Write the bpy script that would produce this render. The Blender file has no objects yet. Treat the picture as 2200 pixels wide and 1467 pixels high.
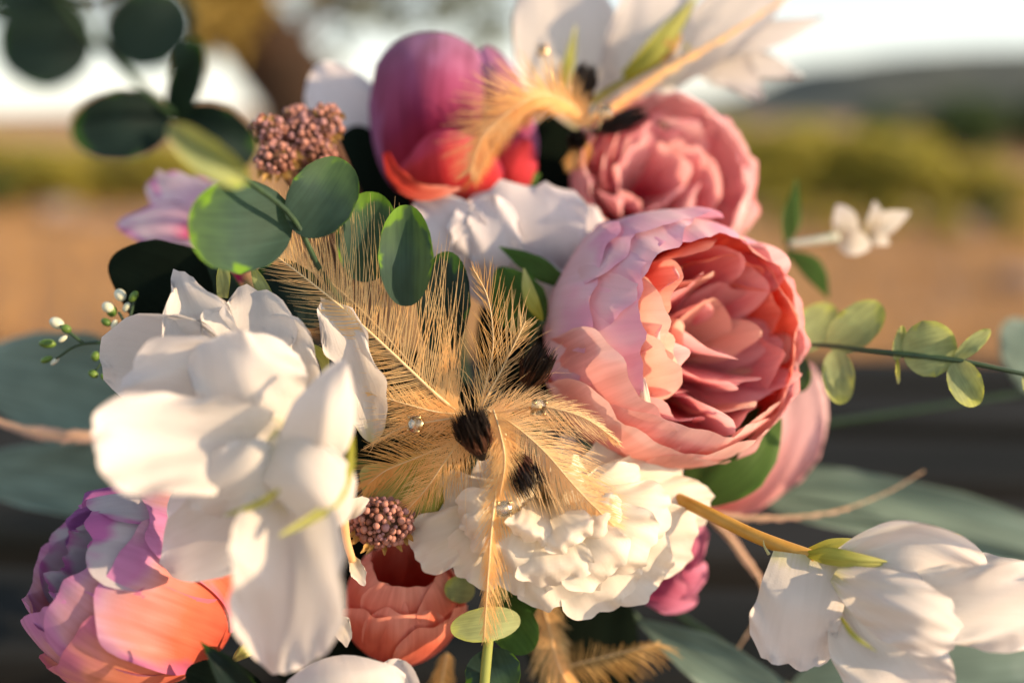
import bpy, math, random
import numpy as np
from mathutils import Vector, Matrix

# ------------------------------------------------------------------ camera, sky, sun, exposure
sc = bpy.context.scene
col = sc.collection
LENS, SENSOR, D0 = 35.0, 36.0, 0.33        # focus distance in metres
PITCH = math.radians(12.9)
CAM_H = 1.0
FPX = LENS / SENSOR * 2200.0               # focal length in photograph pixels
K = D0 / FPX                               # metres per photograph pixel at the focus plane
cam_loc = np.array([0.0, 0.0, CAM_H])
Rv = np.array([1.0, 0, 0])
Fv = np.array([0, math.cos(PITCH), -math.sin(PITCH)])
Uv = np.array([0, math.sin(PITCH), math.cos(PITCH)])

cd = bpy.data.cameras.new('camera')
cam = bpy.data.objects.new('camera', cd)
col.objects.link(cam)
cam.location = cam_loc
cam.rotation_euler = (math.pi / 2 - PITCH, 0, 0)
cd.lens, cd.sensor_width = LENS, SENSOR
cd.clip_start, cd.clip_end = 0.01, 5000
cd.dof.use_dof = True
cd.dof.focus_distance = D0
cd.dof.aperture_fstop = 2.4
sc.camera = cam

SUN_EL = math.radians(16)
SUN_AZ = math.radians(106)                 # clockwise from the view direction: right of the camera and a little behind it
w = bpy.data.worlds.new('World'); sc.world = w; w.use_nodes = True
nt = w.node_tree
bg = nt.nodes['Background']
sky = nt.nodes.new('ShaderNodeTexSky'); sky.sky_type = 'NISHITA'; sky.sun_disc = False
sky.sun_elevation = SUN_EL; sky.sun_rotation = SUN_AZ
sky.air_density = 1.0; sky.dust_density = 0.4; sky.ozone_density = 1.0
hs = nt.nodes.new('ShaderNodeHueSaturation'); hs.inputs['Saturation'].default_value = 0.42
nt.links.new(sky.outputs[0], hs.inputs['Color'])
nt.links.new(hs.outputs[0], bg.inputs[0])
bg.inputs[1].default_value = 0.138
sd = bpy.data.lights.new('sun', 'SUN'); sd.energy = 4.4; sd.angle = math.radians(0.6); sd.color = (1.0, 0.69, 0.40)
sun = bpy.data.objects.new('sun', sd); col.objects.link(sun)
sdir = Vector((math.sin(SUN_AZ) * math.cos(SUN_EL), math.cos(SUN_AZ) * math.cos(SUN_EL), math.sin(SUN_EL)))
sun.rotation_euler = sdir.to_track_quat('Z', 'Y').to_euler()
sc.view_settings.view_transform = 'Standard'
sc.view_settings.look = 'None'
sc.view_settings.exposure = 0.85
sc.view_settings.gamma = 1.0
sc.view_settings.use_curve_mapping = False
sc.render.engine = 'CYCLES'
sc.cycles.use_denoising = True
sc.cycles.max_bounces = 8
sc.cycles.transmission_bounces = 6
sc.cycles.transparent_max_bounces = 6
sc.cycles.sample_clamp_indirect = 6

# ------------------------------------------------------------------ helpers
ZS = 1.5                                  # depth of the bouquet
def wpts(p):
    """photograph pixels (x, y) and height z above the focus plane (in pixels, towards the camera) -> metres"""
    p = np.asarray(p, float).reshape(-1, 3)
    d = D0 - p[:, 2] * K * ZS
    X = (p[:, 0] - 1100) / FPX * d
    Y = -(p[:, 1] - 733.5) / FPX * d
    return cam_loc + X[:, None] * Rv + Y[:, None] * Uv + d[:, None] * Fv

def wdir(v):
    v = np.asarray(v, float)
    return v[0] * Rv + v[1] * Uv - v[2] * Fv

def thing(name, label, cat, at=None, group=None, loc=None):
    o = bpy.data.objects.new(name, None)
    o.empty_display_size = 0.01
    col.objects.link(o)
    o.location = wpts(at)[0] if at is not None else loc
    o['label'] = label; o['category'] = cat
    if group: o['group'] = group
    return o

def root_loc(o):
    while o.parent is not None: o = o.parent
    return np.array(o.location)

def mobj(name, verts, faces, mat, parent=None, uv=None, smooth=True, kind=None, edges=()):
    verts = np.asarray(verts, float)
    if parent is not None: verts = verts - root_loc(parent)
    me = bpy.data.meshes.new(name)
    me.from_pydata(verts.tolist(), list(edges), [tuple(int(i) for i in f) for f in faces])
    if uv is not None:
        l = me.uv_layers.new(name='UVMap')
        idx = np.empty(len(me.loops), int); me.loops.foreach_get('vertex_index', idx)
        l.data.foreach_set('uv', np.asarray(uv, float)[idx].ravel())
    if smooth: me.polygons.foreach_set('use_smooth', [True] * len(me.polygons))
    if mat is not None: me.materials.append(mat)
    o = bpy.data.objects.new(name, me); col.objects.link(o)
    if parent is not None: o.parent = parent
    if kind: o['kind'] = kind
    return o

def grid_faces(nu, nv):
    f = []
    for j in range(nv - 1):
        for i in range(nu - 1):
            a = j * nu + i
            f.append((a, a + 1, a + nu + 1, a + nu))
    return f

def cinterp(tc, vals, t):
    """cubic Hermite through control values"""
    tc = np.asarray(tc, float); vals = np.asarray(vals, float)
    if len(tc) == 2:
        q = (t - tc[0]) / (tc[1] - tc[0]); return vals[0] + (vals[1] - vals[0]) * q[:, None]
    m = np.zeros_like(vals)
    for i in range(len(tc)):
        a, b = max(i - 1, 0), min(i + 1, len(tc) - 1)
        m[i] = (vals[b] - vals[a]) / (tc[b] - tc[a])
    k = np.clip(np.searchsorted(tc, t) - 1, 0, len(tc) - 2)
    h = tc[k + 1] - tc[k]; s = ((t - tc[k]) / h)[:, None]; h = h[:, None]
    return ((2*s**3 - 3*s**2 + 1) * vals[k] + (s**3 - 2*s**2 + s) * h * m[k]
            + (-2*s**3 + 3*s**2) * vals[k+1] + (s**3 - s**2) * h * m[k+1])

def wob(x, seed, freq):
    r = np.random.RandomState(int(seed) % 99991)
    out = 0
    for k, a in ((1, 1.0), (1.73, .7), (2.9, .45)):
        out = out + a * np.sin(x * freq * k * 2 * math.pi + r.uniform(0, 6.28))
    return out / 1.6

SEED = [1]
def strap(root, mat, rows, tr=.62, br=0.0, ruf=0, rf=2.0, scal=0, ts=0, name='petal', nu=15, nv=26, curl=1.7, wrinkle=1.5, seed=None, label=None, pd=None, arc=0):
    """a petal or leaf along a spine; rows = (x, y, z, width_left, width_right, edge_lift [, edge_lift_right])"""
    if seed is None: SEED[0] += 7; seed = SEED[0]
    R = np.array([tuple(r) + (r[5],) if len(r) == 6 else tuple(r) for r in rows], float)
    dl = np.linalg.norm(np.diff(R[:, :3], axis=0), axis=1)
    tc = np.concatenate([[0], np.cumsum(dl)]); L = tc[-1]; tc /= L
    # the tip and base outlines are rounded by cutting each strip of the petal at its own length
    s_ = np.linspace(0, 1, nv)
    u = np.sin(np.linspace(-1, 1, nu) * math.pi / 2); u = .6 * u + .4 * np.linspace(-1, 1, nu)
    rc = np.sqrt(np.clip(1 - np.abs(u) ** 2.3, 0, 1))
    tmax = 1 - (1 - tr) * (1 - rc); tmin = br * (1 - rc)
    U, SS = np.meshgrid(u, s_)
    TT = tmin[None, :] + SS * (tmax - tmin)[None, :]
    tf = TT.ravel()
    C = cinterp(tc, R, tf)
    e = 2e-3
    T = cinterp(tc, R[:, :2], np.clip(tf + e, 0, 1)) - cinterp(tc, R[:, :2], np.clip(tf - e, 0, 1))
    T /= np.maximum(np.linalg.norm(T, axis=1), 1e-9)[:, None]
    perp = np.stack([-T[:, 1], T[:, 0]], 1)
    if pd is not None: perp = np.tile(np.array(pd, float) / np.linalg.norm(pd), (len(tf), 1))
    sh = (nv, nu)
    T0, T1 = T[:, 0].reshape(sh), T[:, 1].reshape(sh); P0, P1 = perp[:, 0].reshape(sh), perp[:, 1].reshape(sh)
    C = C.reshape(nv, nu, 7)
    Wd = np.where(U < 0, C[..., 3] * (1 + scal * wob(TT, seed, rf * 1.5)), C[..., 4] * (1 + scal * wob(TT, seed + 3, rf * 1.5)))
    lift = np.where(U < 0, C[..., 5], C[..., 6])
    px = C[..., 0] + U * Wd * P0
    py = C[..., 1] + U * Wd * P1 + arc * U ** 2
    edge = np.maximum(np.abs(U) * np.clip(SS * 2, 0, 1), SS ** 3)
    rz = ruf * edge ** 3.5 * wob(TT * .9 + U * .45, seed + 5, rf)
    z = C[..., 2] + lift * np.abs(U) ** curl + rz
    z = z + wrinkle * L / 200 * wob(U * .6 + TT * .8, seed + 9, .8)      # faint buckling of the cloth
    z = z + wrinkle * L / 420 * SS * wob(U * .5 + .1 * TT, seed + 13, 1.6)
    if ts:
        tip = ts * SS ** 5 * wob(U * .5, seed + 11, rf * 1.1)
        px += T0 * tip; py += T1 * tip
    px += P0 * rz * .25; py += P1 * rz * .25
    uv = np.stack([(U.ravel() + 1) / 2, SS.ravel()], 1)
    o = mobj(name, wpts(np.stack([px.ravel(), py.ravel(), z.ravel()], 1)), grid_faces(nu, nv), mat, root, uv)
    if label: o['label'] = label
    return o

def lobe(root, mat, base, axis, az, L, W, th0, th1, p=1.0, cup=.5, ruf=0, rf=2, ts=0, name='petal', nu=13, nv=18, seed=None, wmax=.6, off=0):
    """a petal set round a flower axis (sizes in pixels, angles in degrees)"""
    if seed is None: SEED[0] += 7; seed = SEED[0]
    n = wdir(axis); n = n / np.linalg.norm(n)
    a = np.cross(n, Uv if abs(np.dot(n, Uv)) < .9 else Rv); a /= np.linalg.norm(a)
    b = np.cross(n, a)
    er = a * math.cos(math.radians(az)) + b * math.sin(math.radians(az)); et = np.cross(n, er)
    v = np.linspace(0, 1, nv) ** .85
    th = np.radians(th0 + (th1 - th0) * v ** p)
    dv = np.diff(v, prepend=0)
    r = off + np.cumsum(np.sin(th) * dv) * L; h = np.cumsum(np.cos(th) * dv) * L
    wp = W * np.clip(v / wmax, 0, 1) ** .6 * np.sqrt(np.clip(1 - np.clip((v - wmax) / (1 - wmax), 0, 1) ** 2.4, 0, 1))
    wp[0] = W * .12
    u = np.linspace(-1, 1, nu)
    U, VV = np.meshgrid(u, v)
    S = U * wp[:, None]
    inn = cup * S ** 2 / W
    edge = np.maximum(np.abs(U), VV ** 3)
    rz = ruf * edge ** 2 * wob(VV + U * .4, seed, rf)
    nr = -np.cos(th)[:, None]; nh = np.sin(th)[:, None]          # inward normal of the petal
    tipo = ts * VV ** 4 * wob(U * .5, seed + 11, rf)
    rr = r[:, None] + (inn + rz) * nr + tipo * np.sin(th)[:, None]
    hh = h[:, None] + (inn + rz) * nh + tipo * np.cos(th)[:, None]
    base = wpts(base)[0]
    pts = base + K * (rr.ravel()[:, None] * er + hh.ravel()[:, None] * n + S.ravel()[:, None] * et)
    uv = np.stack([(U.ravel() + 1) / 2, VV.ravel()], 1)
    return mobj(name, pts, grid_faces(nu, nv), mat, root, uv)

def cup(root, mat, C, n, az, R, H, a1, W, a0=8, tip=26, ruf=8, rf=2, ts=5, flare=0, lay=0, spiral=.05, name='petal', nu=25, nv=24, seed=None, label=None, pinch=0):
    """a petal wrapped round a globe-shaped flower: C centre (pixels), n axis, az degrees round the axis, R and H radial and axial radius (pixels), a1 end angle from the base"""
    if seed is None: SEED[0] += 7; seed = SEED[0]
    n = wdir(n); n = n / np.linalg.norm(n)
    a = np.cross(n, Uv); a /= np.linalg.norm(a); b = -np.cross(n, a)
    u = np.sin(np.linspace(-1, 1, nu) * math.pi / 2) * .6 + .4 * np.linspace(-1, 1, nu)
    rc = np.sqrt(np.clip(1 - np.abs(u) ** 2.4, 0, 1))
    amax = np.radians(a1 - tip * (1 - rc) + ts * wob(u * .5, seed + 1, rf))
    s_ = np.linspace(0, 1, nv)
    U, SS = np.meshgrid(u, s_)
    al = math.radians(a0) + SS * (amax[None, :] - math.radians(a0))
    wid = W * (1 - pinch * SS ** 2)
    dl = np.clip(U * wid / (R * np.maximum(np.sin(np.minimum(al, math.radians(120))), .3)), -1.6, 1.6) * np.clip(SS * 2.2 + .25, 0, 1)
    g = math.radians(az) + dl
    edge = np.maximum(np.abs(U) * np.clip(SS * 1.6, 0, 1), SS)
    off = (lay + spiral * U) * R + flare * SS ** 4 + ruf * edge ** 5 * wob(U * .6 + SS * .5, seed + 2, rf) + R * .012 * wob(U * .5 + SS * .6, seed + 4, .8)
    rr = R * np.sin(al) + off * np.sin(al); hh = H * (1 - np.cos(al)) - off * np.cos(al) * (H / R) ** .5
    o = wpts(C)[0] - n * H * K
    pts = o + K * ((rr * np.cos(g)).ravel()[:, None] * a + (rr * np.sin(g)).ravel()[:, None] * b + hh.ravel()[:, None] * n)
    uv = np.stack([(U.ravel() + 1) / 2, SS.ravel()], 1)
    ob = mobj(name, pts, grid_faces(nu, nv), mat, root, uv)
    if label: ob['label'] = label
    return ob

def tube_geo(pw, rad, n=8, cap=True):
    pw = np.asarray(pw, float); rad = np.asarray(rad, float)
    V, F = [], []
    up = np.array([.13, .27, .95])
    for i in range(len(pw)):
        T = pw[min(i + 1, len(pw) - 1)] - pw[max(i - 1, 0)]; T /= np.linalg.norm(T) + 1e-12
        a = np.cross(T, up); a /= np.linalg.norm(a) + 1e-12; b = np.cross(T, a)
        for k in range(n):
            g = 2 * math.pi * k / n
            V.append(pw[i] + rad[i] * (a * math.cos(g) + b * math.sin(g)))
    for i in range(len(pw) - 1):
        for k in range(n):
            k2 = (k + 1) % n
            F.append((i * n + k, i * n + k2, (i + 1) * n + k2, (i + 1) * n + k))
    if cap:
        F.append(tuple(range(n))[::-1]); F.append(tuple((len(pw) - 1) * n + k for k in range(n)))
    return V, F

def tube(root, mat, pts, rad, name='stem', n=8, seg=None):
    """pts in (x, y, z) pixels, rad in pixels"""
    pts = np.asarray(pts, float); rad = np.asarray(rad if np.ndim(rad) else [rad] * len(pts), float)
    m = seg or max(4, 5 * len(pts))
    tc = np.linspace(0, 1, len(pts)); t = np.linspace(0, 1, m)
    C = cinterp(tc, np.column_stack([pts, rad]), t)
    V, F = tube_geo(wpts(C[:, :3]), C[:, 3] * K, n)
    return mobj(name, V, F, mat, root)

def join(parts):
    V, F = [], []
    for v, f in parts:
        k = len(V); V.extend(list(v)); F.extend(tuple(i + k for i in q) for q in f)
    return V, F

def ball_geo(c, r, nu=10, nv=7, axis=None):
    """ellipsoid, c world, r = 3 radii along axes (world or given 3x3)"""
    A = np.eye(3) if axis is None else axis
    V, F = [], []
    V.append(c + A[2] * r[2])
    for j in range(1, nv):
        th = math.pi * j / nv
        for i in range(nu):
            g = 2 * math.pi * i / nu
            V.append(c + A[0] * r[0] * math.sin(th) * math.cos(g) + A[1] * r[1] * math.sin(th) * math.sin(g) + A[2] * r[2] * math.cos(th))
    V.append(c - A[2] * r[2])
    for i in range(nu): F.append((0, 1 + i, 1 + (i + 1) % nu))
    for j in range(nv - 2):
        for i in range(nu):
            a = 1 + j * nu + i; b = 1 + j * nu + (i + 1) % nu
            F.append((a, a + nu, b + nu, b))
    e = len(V) - 1; s = 1 + (nv - 2) * nu
    for i in range(nu): F.append((s + i, e, s + (i + 1) % nu))
    return V, F

# ------------------------------------------------------------------ materials
def newmat(name):
    m = bpy.data.materials.new(name); m.use_nodes = True
    m.node_tree.nodes.clear()
    return m, m.node_tree

def N(nt, typ, **kw):
    n = nt.nodes.new(typ)
    for k, v in kw.items():
        if k == 'op': n.operation = v
        else: n.inputs[k].default_value = v
    return n

def math_n(nt, op, a, b=None):
    n = nt.nodes.new('ShaderNodeMath'); n.operation = op
    for i, x in enumerate((a, b)):
        if x is None: continue
        if isinstance(x, (int, float)): n.inputs[i].default_value = x
        else: nt.links.new(x, n.inputs[i])
    return n.outputs[0]

def mixc(nt, f, a, b, mode='MIX'):
    n = nt.nodes.new('ShaderNodeMix'); n.data_type = 'RGBA'; n.blend_type = mode
    for s, x in ((0, f), (6, a), (7, b)):
        if isinstance(x, (int, float)): n.inputs[s].default_value = x
        elif isinstance(x, tuple): n.inputs[s].default_value = tuple(x) + ((1,) if len(x) == 3 else ())
        else: nt.links.new(x, n.inputs[s])
    return n.outputs[2]

def maprange(nt, x, a, b, c=0, d=1, smooth=True):
    n = nt.nodes.new('ShaderNodeMapRange')
    n.interpolation_type = 'SMOOTHSTEP' if smooth else 'LINEAR'
    nt.links.new(x, n.inputs[0])
    for i, q in zip((1, 2, 3, 4), (a, b, c, d)): n.inputs[i].default_value = q
    return n.outputs[0]

def petal_mat(name, stops, rim=None, rimw=.8, rimf=1.0, tl=.38, vein=.12, rough=.75, bump=.25, tcol=None, spec=.12, sat_t=1.0, sheen=.1):
    """cloth petal: colours along the petal, a dyed rim, fine streaks, light passing through"""
    m, nt = newmat(name)
    uvn = nt.nodes.new('ShaderNodeUVMap'); uvn.uv_map = 'UVMap'
    sp = nt.nodes.new('ShaderNodeSeparateXYZ'); nt.links.new(uvn.outputs[0], sp.inputs[0])
    oi = nt.nodes.new('ShaderNodeObjectInfo')
    a = math_n(nt, 'ABSOLUTE', math_n(nt, 'SUBTRACT', math_n(nt, 'MULTIPLY', sp.outputs[0], 2.0), 1.0))
    v = sp.outputs[1]
    cmb = nt.nodes.new('ShaderNodeCombineXYZ')
    nt.links.new(math_n(nt, 'MULTIPLY', sp.outputs[0], 22.0), cmb.inputs[0])
    nt.links.new(math_n(nt, 'MULTIPLY', v, 1.6), cmb.inputs[1])
    nt.links.new(math_n(nt, 'MULTIPLY', oi.outputs['Random'], 50.0), cmb.inputs[2])
    st = N(nt, 'ShaderNodeTexNoise', Scale=1.0, Detail=3.0); nt.links.new(cmb.outputs[0], st.inputs['Vector'])
    cmb2 = nt.nodes.new('ShaderNodeCombineXYZ')
    nt.links.new(math_n(nt, 'MULTIPLY', sp.outputs[0], 3.0), cmb2.inputs[0])
    nt.links.new(math_n(nt, 'MULTIPLY', v, 3.0), cmb2.inputs[1])
    nt.links.new(math_n(nt, 'MULTIPLY', oi.outputs['Random'], 90.0), cmb2.inputs[2])
    bl = N(nt, 'ShaderNodeTexNoise', Scale=1.0, Detail=2.0); nt.links.new(cmb2.outputs[0], bl.inputs['Vector'])
    vv = math_n(nt, 'ADD', v, math_n(nt, 'MULTIPLY', math_n(nt, 'SUBTRACT', bl.outputs[0], .5), .35))
    vv = math_n(nt, 'ADD', vv, math_n(nt, 'MULTIPLY', math_n(nt, 'SUBTRACT', st.outputs[0], .5), .14))
    rp = nt.nodes.new('ShaderNodeValToRGB'); el = rp.color_ramp.elements
    el[0].position = stops[0][0]; el[0].color = (*stops[0][1], 1)
    el[1].position = stops[-1][0]; el[1].color = (*stops[-1][1], 1)
    for p_, c_ in stops[1:-1]:
        e = el.new(p_); e.color = (*c_, 1)
    nt.links.new(vv, rp.inputs[0])
    c = rp.outputs[0]
    if rim is not None:
        rr = math_n(nt, 'MAXIMUM', a, math_n(nt, 'POWER', v, 1.5))
        rr = math_n(nt, 'ADD', rr, math_n(nt, 'MULTIPLY', math_n(nt, 'SUBTRACT', bl.outputs[0], .5), .9))
        f = math_n(nt, 'MULTIPLY', maprange(nt, rr, rimw, 1.02), rimf)
        c = mixc(nt, f, c, rim)
    hsv = nt.nodes.new('ShaderNodeHueSaturation'); nt.links.new(c, hsv.inputs['Color'])
    nt.links.new(maprange(nt, math_n(nt, 'ADD', math_n(nt, 'MULTIPLY', st.outputs[0], .45), math_n(nt, 'MULTIPLY', bl.outputs[0], .55)), .3, .7, 1 - vein, 1 + vein * .5), hsv.inputs['Value'])
    c = hsv.outputs[0]
    geo = nt.nodes.new('ShaderNodeNewGeometry')
    tc = nt.nodes.new('ShaderNodeTexCoord')
    fine = N(nt, 'ShaderNodeTexNoise', Scale=1800.0, Detail=2.0); nt.links.new(tc.outputs['Object'], fine.inputs['Vector'])
    hsum = math_n(nt, 'ADD', math_n(nt, 'MULTIPLY', st.outputs[0], .4), math_n(nt, 'MULTIPLY', fine.outputs[0], .3))
    bp = N(nt, 'ShaderNodeBump', Strength=bump, Distance=.0008); nt.links.new(hsum, bp.inputs['Height'])
    pb = N(nt, 'ShaderNodeBsdfPrincipled', Roughness=rough); pb.inputs['Specular IOR Level'].default_value = spec
    pb.inputs['Sheen Weight'].default_value = sheen
    nt.links.new(c, pb.inputs['Base Color']); nt.links.new(bp.outputs[0], pb.inputs['Normal'])
    tr = nt.nodes.new('ShaderNodeBsdfTranslucent'); nt.links.new(bp.outputs[0], tr.inputs['Normal'])
    if tcol is not None: nt.links.new(mixc(nt, 1.0, c, tcol, 'MULTIPLY'), tr.inputs[0])
    else: nt.links.new(c, tr.inputs[0])
    mx = nt.nodes.new('ShaderNodeMixShader'); mx.inputs[0].default_value = tl
    nt.links.new(pb.outputs[0], mx.inputs[1]); nt.links.new(tr.outputs[0], mx.inputs[2])
    out = nt.nodes.new('ShaderNodeOutputMaterial'); nt.links.new(mx.outputs[0], out.inputs[0])
    return m

def simple_mat(name, c1, c2=None, scale=200, rough=.6, tl=0, metal=0, bump=.2, dist=.0005, spec=.4, detail=4, tcol=None, coord='Object', stretch=None):
    m, nt = newmat(name)
    tc = nt.nodes.new('ShaderNodeTexCoord')
    vec = tc.outputs[coord]
    if stretch:
        mp = nt.nodes.new('ShaderNodeMapping'); mp.inputs['Scale'].default_value = stretch
        nt.links.new(vec, mp.inputs[0]); vec = mp.outputs[0]
    nz = N(nt, 'ShaderNodeTexNoise', Scale=float(scale), Detail=float(detail)); nt.links.new(vec, nz.inputs['Vector'])
    c = mixc(nt, maprange(nt, nz.outputs[0], .3, .7), c1, c2 or c1)
    pb = N(nt, 'ShaderNodeBsdfPrincipled', Roughness=rough, Metallic=float(metal)); pb.inputs['Specular IOR Level'].default_value = spec
    nt.links.new(c, pb.inputs['Base Color'])
    if bump:
        bp = N(nt, 'ShaderNodeBump', Strength=bump, Distance=dist); nt.links.new(nz.outputs[0], bp.inputs['Height'])
        nt.links.new(bp.outputs[0], pb.inputs['Normal'])
    sh = pb.outputs[0]
    if tl:
        tr = nt.nodes.new('ShaderNodeBsdfTranslucent')
        nt.links.new(mixc(nt, 1.0, c, tcol or (1., 1., 1.), 'MULTIPLY'), tr.inputs[0])
        mx = nt.nodes.new('ShaderNodeMixShader'); mx.inputs[0].default_value = tl
        nt.links.new(sh, mx.inputs[1]); nt.links.new(tr.outputs[0], mx.inputs[2]); sh = mx.outputs[0]
    out = nt.nodes.new('ShaderNodeOutputMaterial'); nt.links.new(sh, out.inputs[0])
    return m

WHITE = (.80, .77, .75)
M = {}
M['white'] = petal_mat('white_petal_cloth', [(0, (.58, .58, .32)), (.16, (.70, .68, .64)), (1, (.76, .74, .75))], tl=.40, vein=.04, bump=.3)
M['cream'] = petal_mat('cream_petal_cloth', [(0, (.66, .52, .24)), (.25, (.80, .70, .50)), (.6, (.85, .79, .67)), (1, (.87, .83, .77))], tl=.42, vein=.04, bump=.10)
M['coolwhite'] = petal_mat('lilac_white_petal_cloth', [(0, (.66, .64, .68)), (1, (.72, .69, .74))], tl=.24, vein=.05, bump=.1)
M['lilac'] = petal_mat('lilac_petal_cloth', [(0, (.74, .14, .10)), (.4, (.82, .32, .30)), (.65, (.82, .52, .56)), (1, (.80, .62, .72))], rim=(.72, .30, .50), rimw=.80, rimf=.7, tl=.34, vein=.10)
M['pink'] = petal_mat('pink_peony_cloth', [(0, (.70, .05, .04)), (.4, (.80, .17, .13)), (.75, (.86, .38, .36)), (1, (.88, .54, .54))], rim=(.88, .62, .62), rimw=.85, rimf=.6, tl=.42, vein=.12)
M['cupin'] = petal_mat('red_lined_cup_petal_cloth', [(0, (.55, .012, .015)), (.5, (.78, .06, .035)), (.8, (.86, .18, .10)), (1, (.88, .40, .32))], rim=(.90, .62, .58), rimw=.88, rimf=.9, tl=.46, vein=.12)
M['rimpink'] = petal_mat('ruffled_coral_rim_cloth', [(0, (.70, .06, .05)), (.5, (.82, .17, .13)), (.8, (.88, .38, .34)), (1, (.90, .56, .54))], rim=(.92, .68, .66), rimw=.93, rimf=.7, tl=.40, vein=.2)
M['coralin'] = petal_mat('coral_petal_cloth', [(0, (.50, .01, .01)), (.5, (.80, .06, .035)), (.8, (.88, .22, .15)), (1, (.90, .44, .36))], tl=.48, vein=.12)
M['innerpink'] = petal_mat('inner_pink_petal_cloth', [(0, (.42, .008, .02)), (.5, (.76, .07, .10)), (.74, (.92, .34, .40)), (1, (.94, .62, .66))], tl=.48, vein=.1)
M['innercream'] = petal_mat('inner_peach_petal_cloth', [(0, (.80, .12, .08)), (.35, (.88, .34, .24)), (.7, (.92, .58, .46)), (1, (.93, .70, .60))], tl=.48, vein=.08)
M['lowpeony'] = petal_mat('magenta_rimmed_petal_cloth', [(0, (.60, .05, .03)), (.60, (.80, .20, .12)), (.78, (.76, .34, .32)), (.92, (.64, .38, .52)), (1, (.60, .46, .60))], rim=(.52, .12, .42), rimw=.78, rimf=.65, tl=.34, vein=.22)
M['peach'] = petal_mat('peach_coral_petal_cloth', [(0, (.60, .05, .03)), (.5, (.76, .15, .085)), (.8, (.80, .30, .20)), (1, (.76, .36, .38))], rim=(.54, .14, .34), rimw=.86, rimf=.7, tl=.34, vein=.22)
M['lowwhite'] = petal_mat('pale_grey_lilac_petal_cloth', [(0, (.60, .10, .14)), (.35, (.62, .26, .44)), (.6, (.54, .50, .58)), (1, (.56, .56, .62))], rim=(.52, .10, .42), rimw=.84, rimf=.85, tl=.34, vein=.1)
M['purplelow'] = petal_mat('violet_petal_cloth', [(0, (.50, .06, .22)), (.5, (.34, .07, .34)), (1, (.40, .16, .46))], tl=.34, vein=.2)
M['purple'] = petal_mat('purple_bud_cloth', [(0, (.56, .035, .03)), (.30, (.40, .02, .05)), (.5, (.26, .022, .085)), (.78, (.27, .06, .15)), (1, (.38, .18, .34))], rim=(.40, .18, .40), rimw=.8, rimf=.7, tl=.22, vein=.3)
M['budred'] = petal_mat('red_bud_base_cloth', [(0, (.40, .012, .012)), (.5, (.58, .03, .03)), (.85, (.60, .05, .07)), (1, (.50, .06, .14))], tl=.30, vein=.25)
M['coral'] = petal_mat('coral_rose_cloth', [(0, (.44, .02, .015)), (.45, (.62, .06, .035)), (.8, (.76, .19, .12)), (1, (.82, .34, .26))], tl=.32, vein=.14)
M['softpink'] = petal_mat('soft_pink_petal_cloth', [(0, (.78, .16, .14)), (.3, (.86, .36, .36)), (.65, (.90, .56, .58)), (1, (.88, .62, .66))], rim=(.84, .34, .42), rimw=.86, rimf=.6, tl=.40, vein=.14)
M['rosepink'] = petal_mat('rose_pink_petal_cloth', [(0, (.58, .01, .06)), (.4, (.78, .08, .14)), (.7, (.88, .36, .40)), (1, (.90, .56, .56))], tl=.44, vein=.12)
M['magenta'] = petal_mat('magenta_petal_cloth', [(0, (.30, .01, .06)), (.5, (.48, .06, .16)), (1, (.66, .26, .42))], tl=.34, vein=.15)
M['magwhite'] = petal_mat('magenta_hearted_lilac_cloth', [(0, (.50, .02, .16)), (.42, (.58, .05, .26)), (.62, (.72, .48, .66)), (1, (.76, .68, .76))], rim=(.60, .28, .56), rimw=.88, tl=.35, vein=.15)
LEAF = dict(tl=.30, rough=.6, bump=.03, spec=.10, sheen=0)
M['euc'] = petal_mat('eucalyptus_leaf_cloth', [(0, (.034, .070, .058)), (.5, (.042, .085, .074)), (1, (.06, .12, .05))], rim=(.12, .25, .03), rimw=.86, tcol=(1.6, 1.5, .35), vein=.2, **LEAF)
M['eucshade'] = petal_mat('shaded_eucalyptus_leaf_cloth', [(0, (.009, .020, .021)), (1, (.013, .028, .029))], rim=(.03, .08, .018), rimw=.88, tcol=(1.2, 1.5, .4), vein=.25, **LEAF)  # eucalyptus colour darkened to carry the shade these leaves sit in
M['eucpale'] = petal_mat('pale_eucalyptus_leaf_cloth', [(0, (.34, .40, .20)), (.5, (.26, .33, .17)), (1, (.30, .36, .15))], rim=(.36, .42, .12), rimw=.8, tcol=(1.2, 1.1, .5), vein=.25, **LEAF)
M['leaf'] = petal_mat('green_leaf_cloth', [(0, (.05, .10, .02)), (1, (.06, .14, .025))], rim=(.08, .18, .03), rimw=.9, vein=.25, tl=.3, rough=.5)
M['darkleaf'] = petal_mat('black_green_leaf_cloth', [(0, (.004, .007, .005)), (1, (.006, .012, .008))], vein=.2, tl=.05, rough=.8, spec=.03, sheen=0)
M['sepal'] = petal_mat('yellow_green_sepal_plastic', [(0, (.30, .30, .03)), (.5, (.42, .44, .10)), (1, (.50, .52, .20))], vein=.15, tl=.3, rough=.4)
M['ear'] = petal_mat('silver_green_leaf_velvet', [(0, (.13, .20, .17)), (1, (.17, .25, .22))], rim=(.20, .28, .25), rimw=.88, vein=.35, tl=.15, rough=.8)
M['stem'] = simple_mat('green_plastic_stem', (.06, .13, .03), (.10, .18, .04), 300, .45)
M['darkstem'] = simple_mat('dark_green_stem', (.02, .05, .03), (.03, .07, .03), 300, .5)
M['goldstem'] = simple_mat('ochre_plastic_stem', (.42, .22, .03), (.50, .29, .06), 150, .4, bump=.3)
M['bud'] = simple_mat('white_bud_plastic', (.62, .66, .58), (.50, .58, .45), 300, .45)
M['budgreen'] = simple_mat('green_bud_plastic', (.05, .12, .02), (.12, .22, .04), 300, .45)
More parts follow.
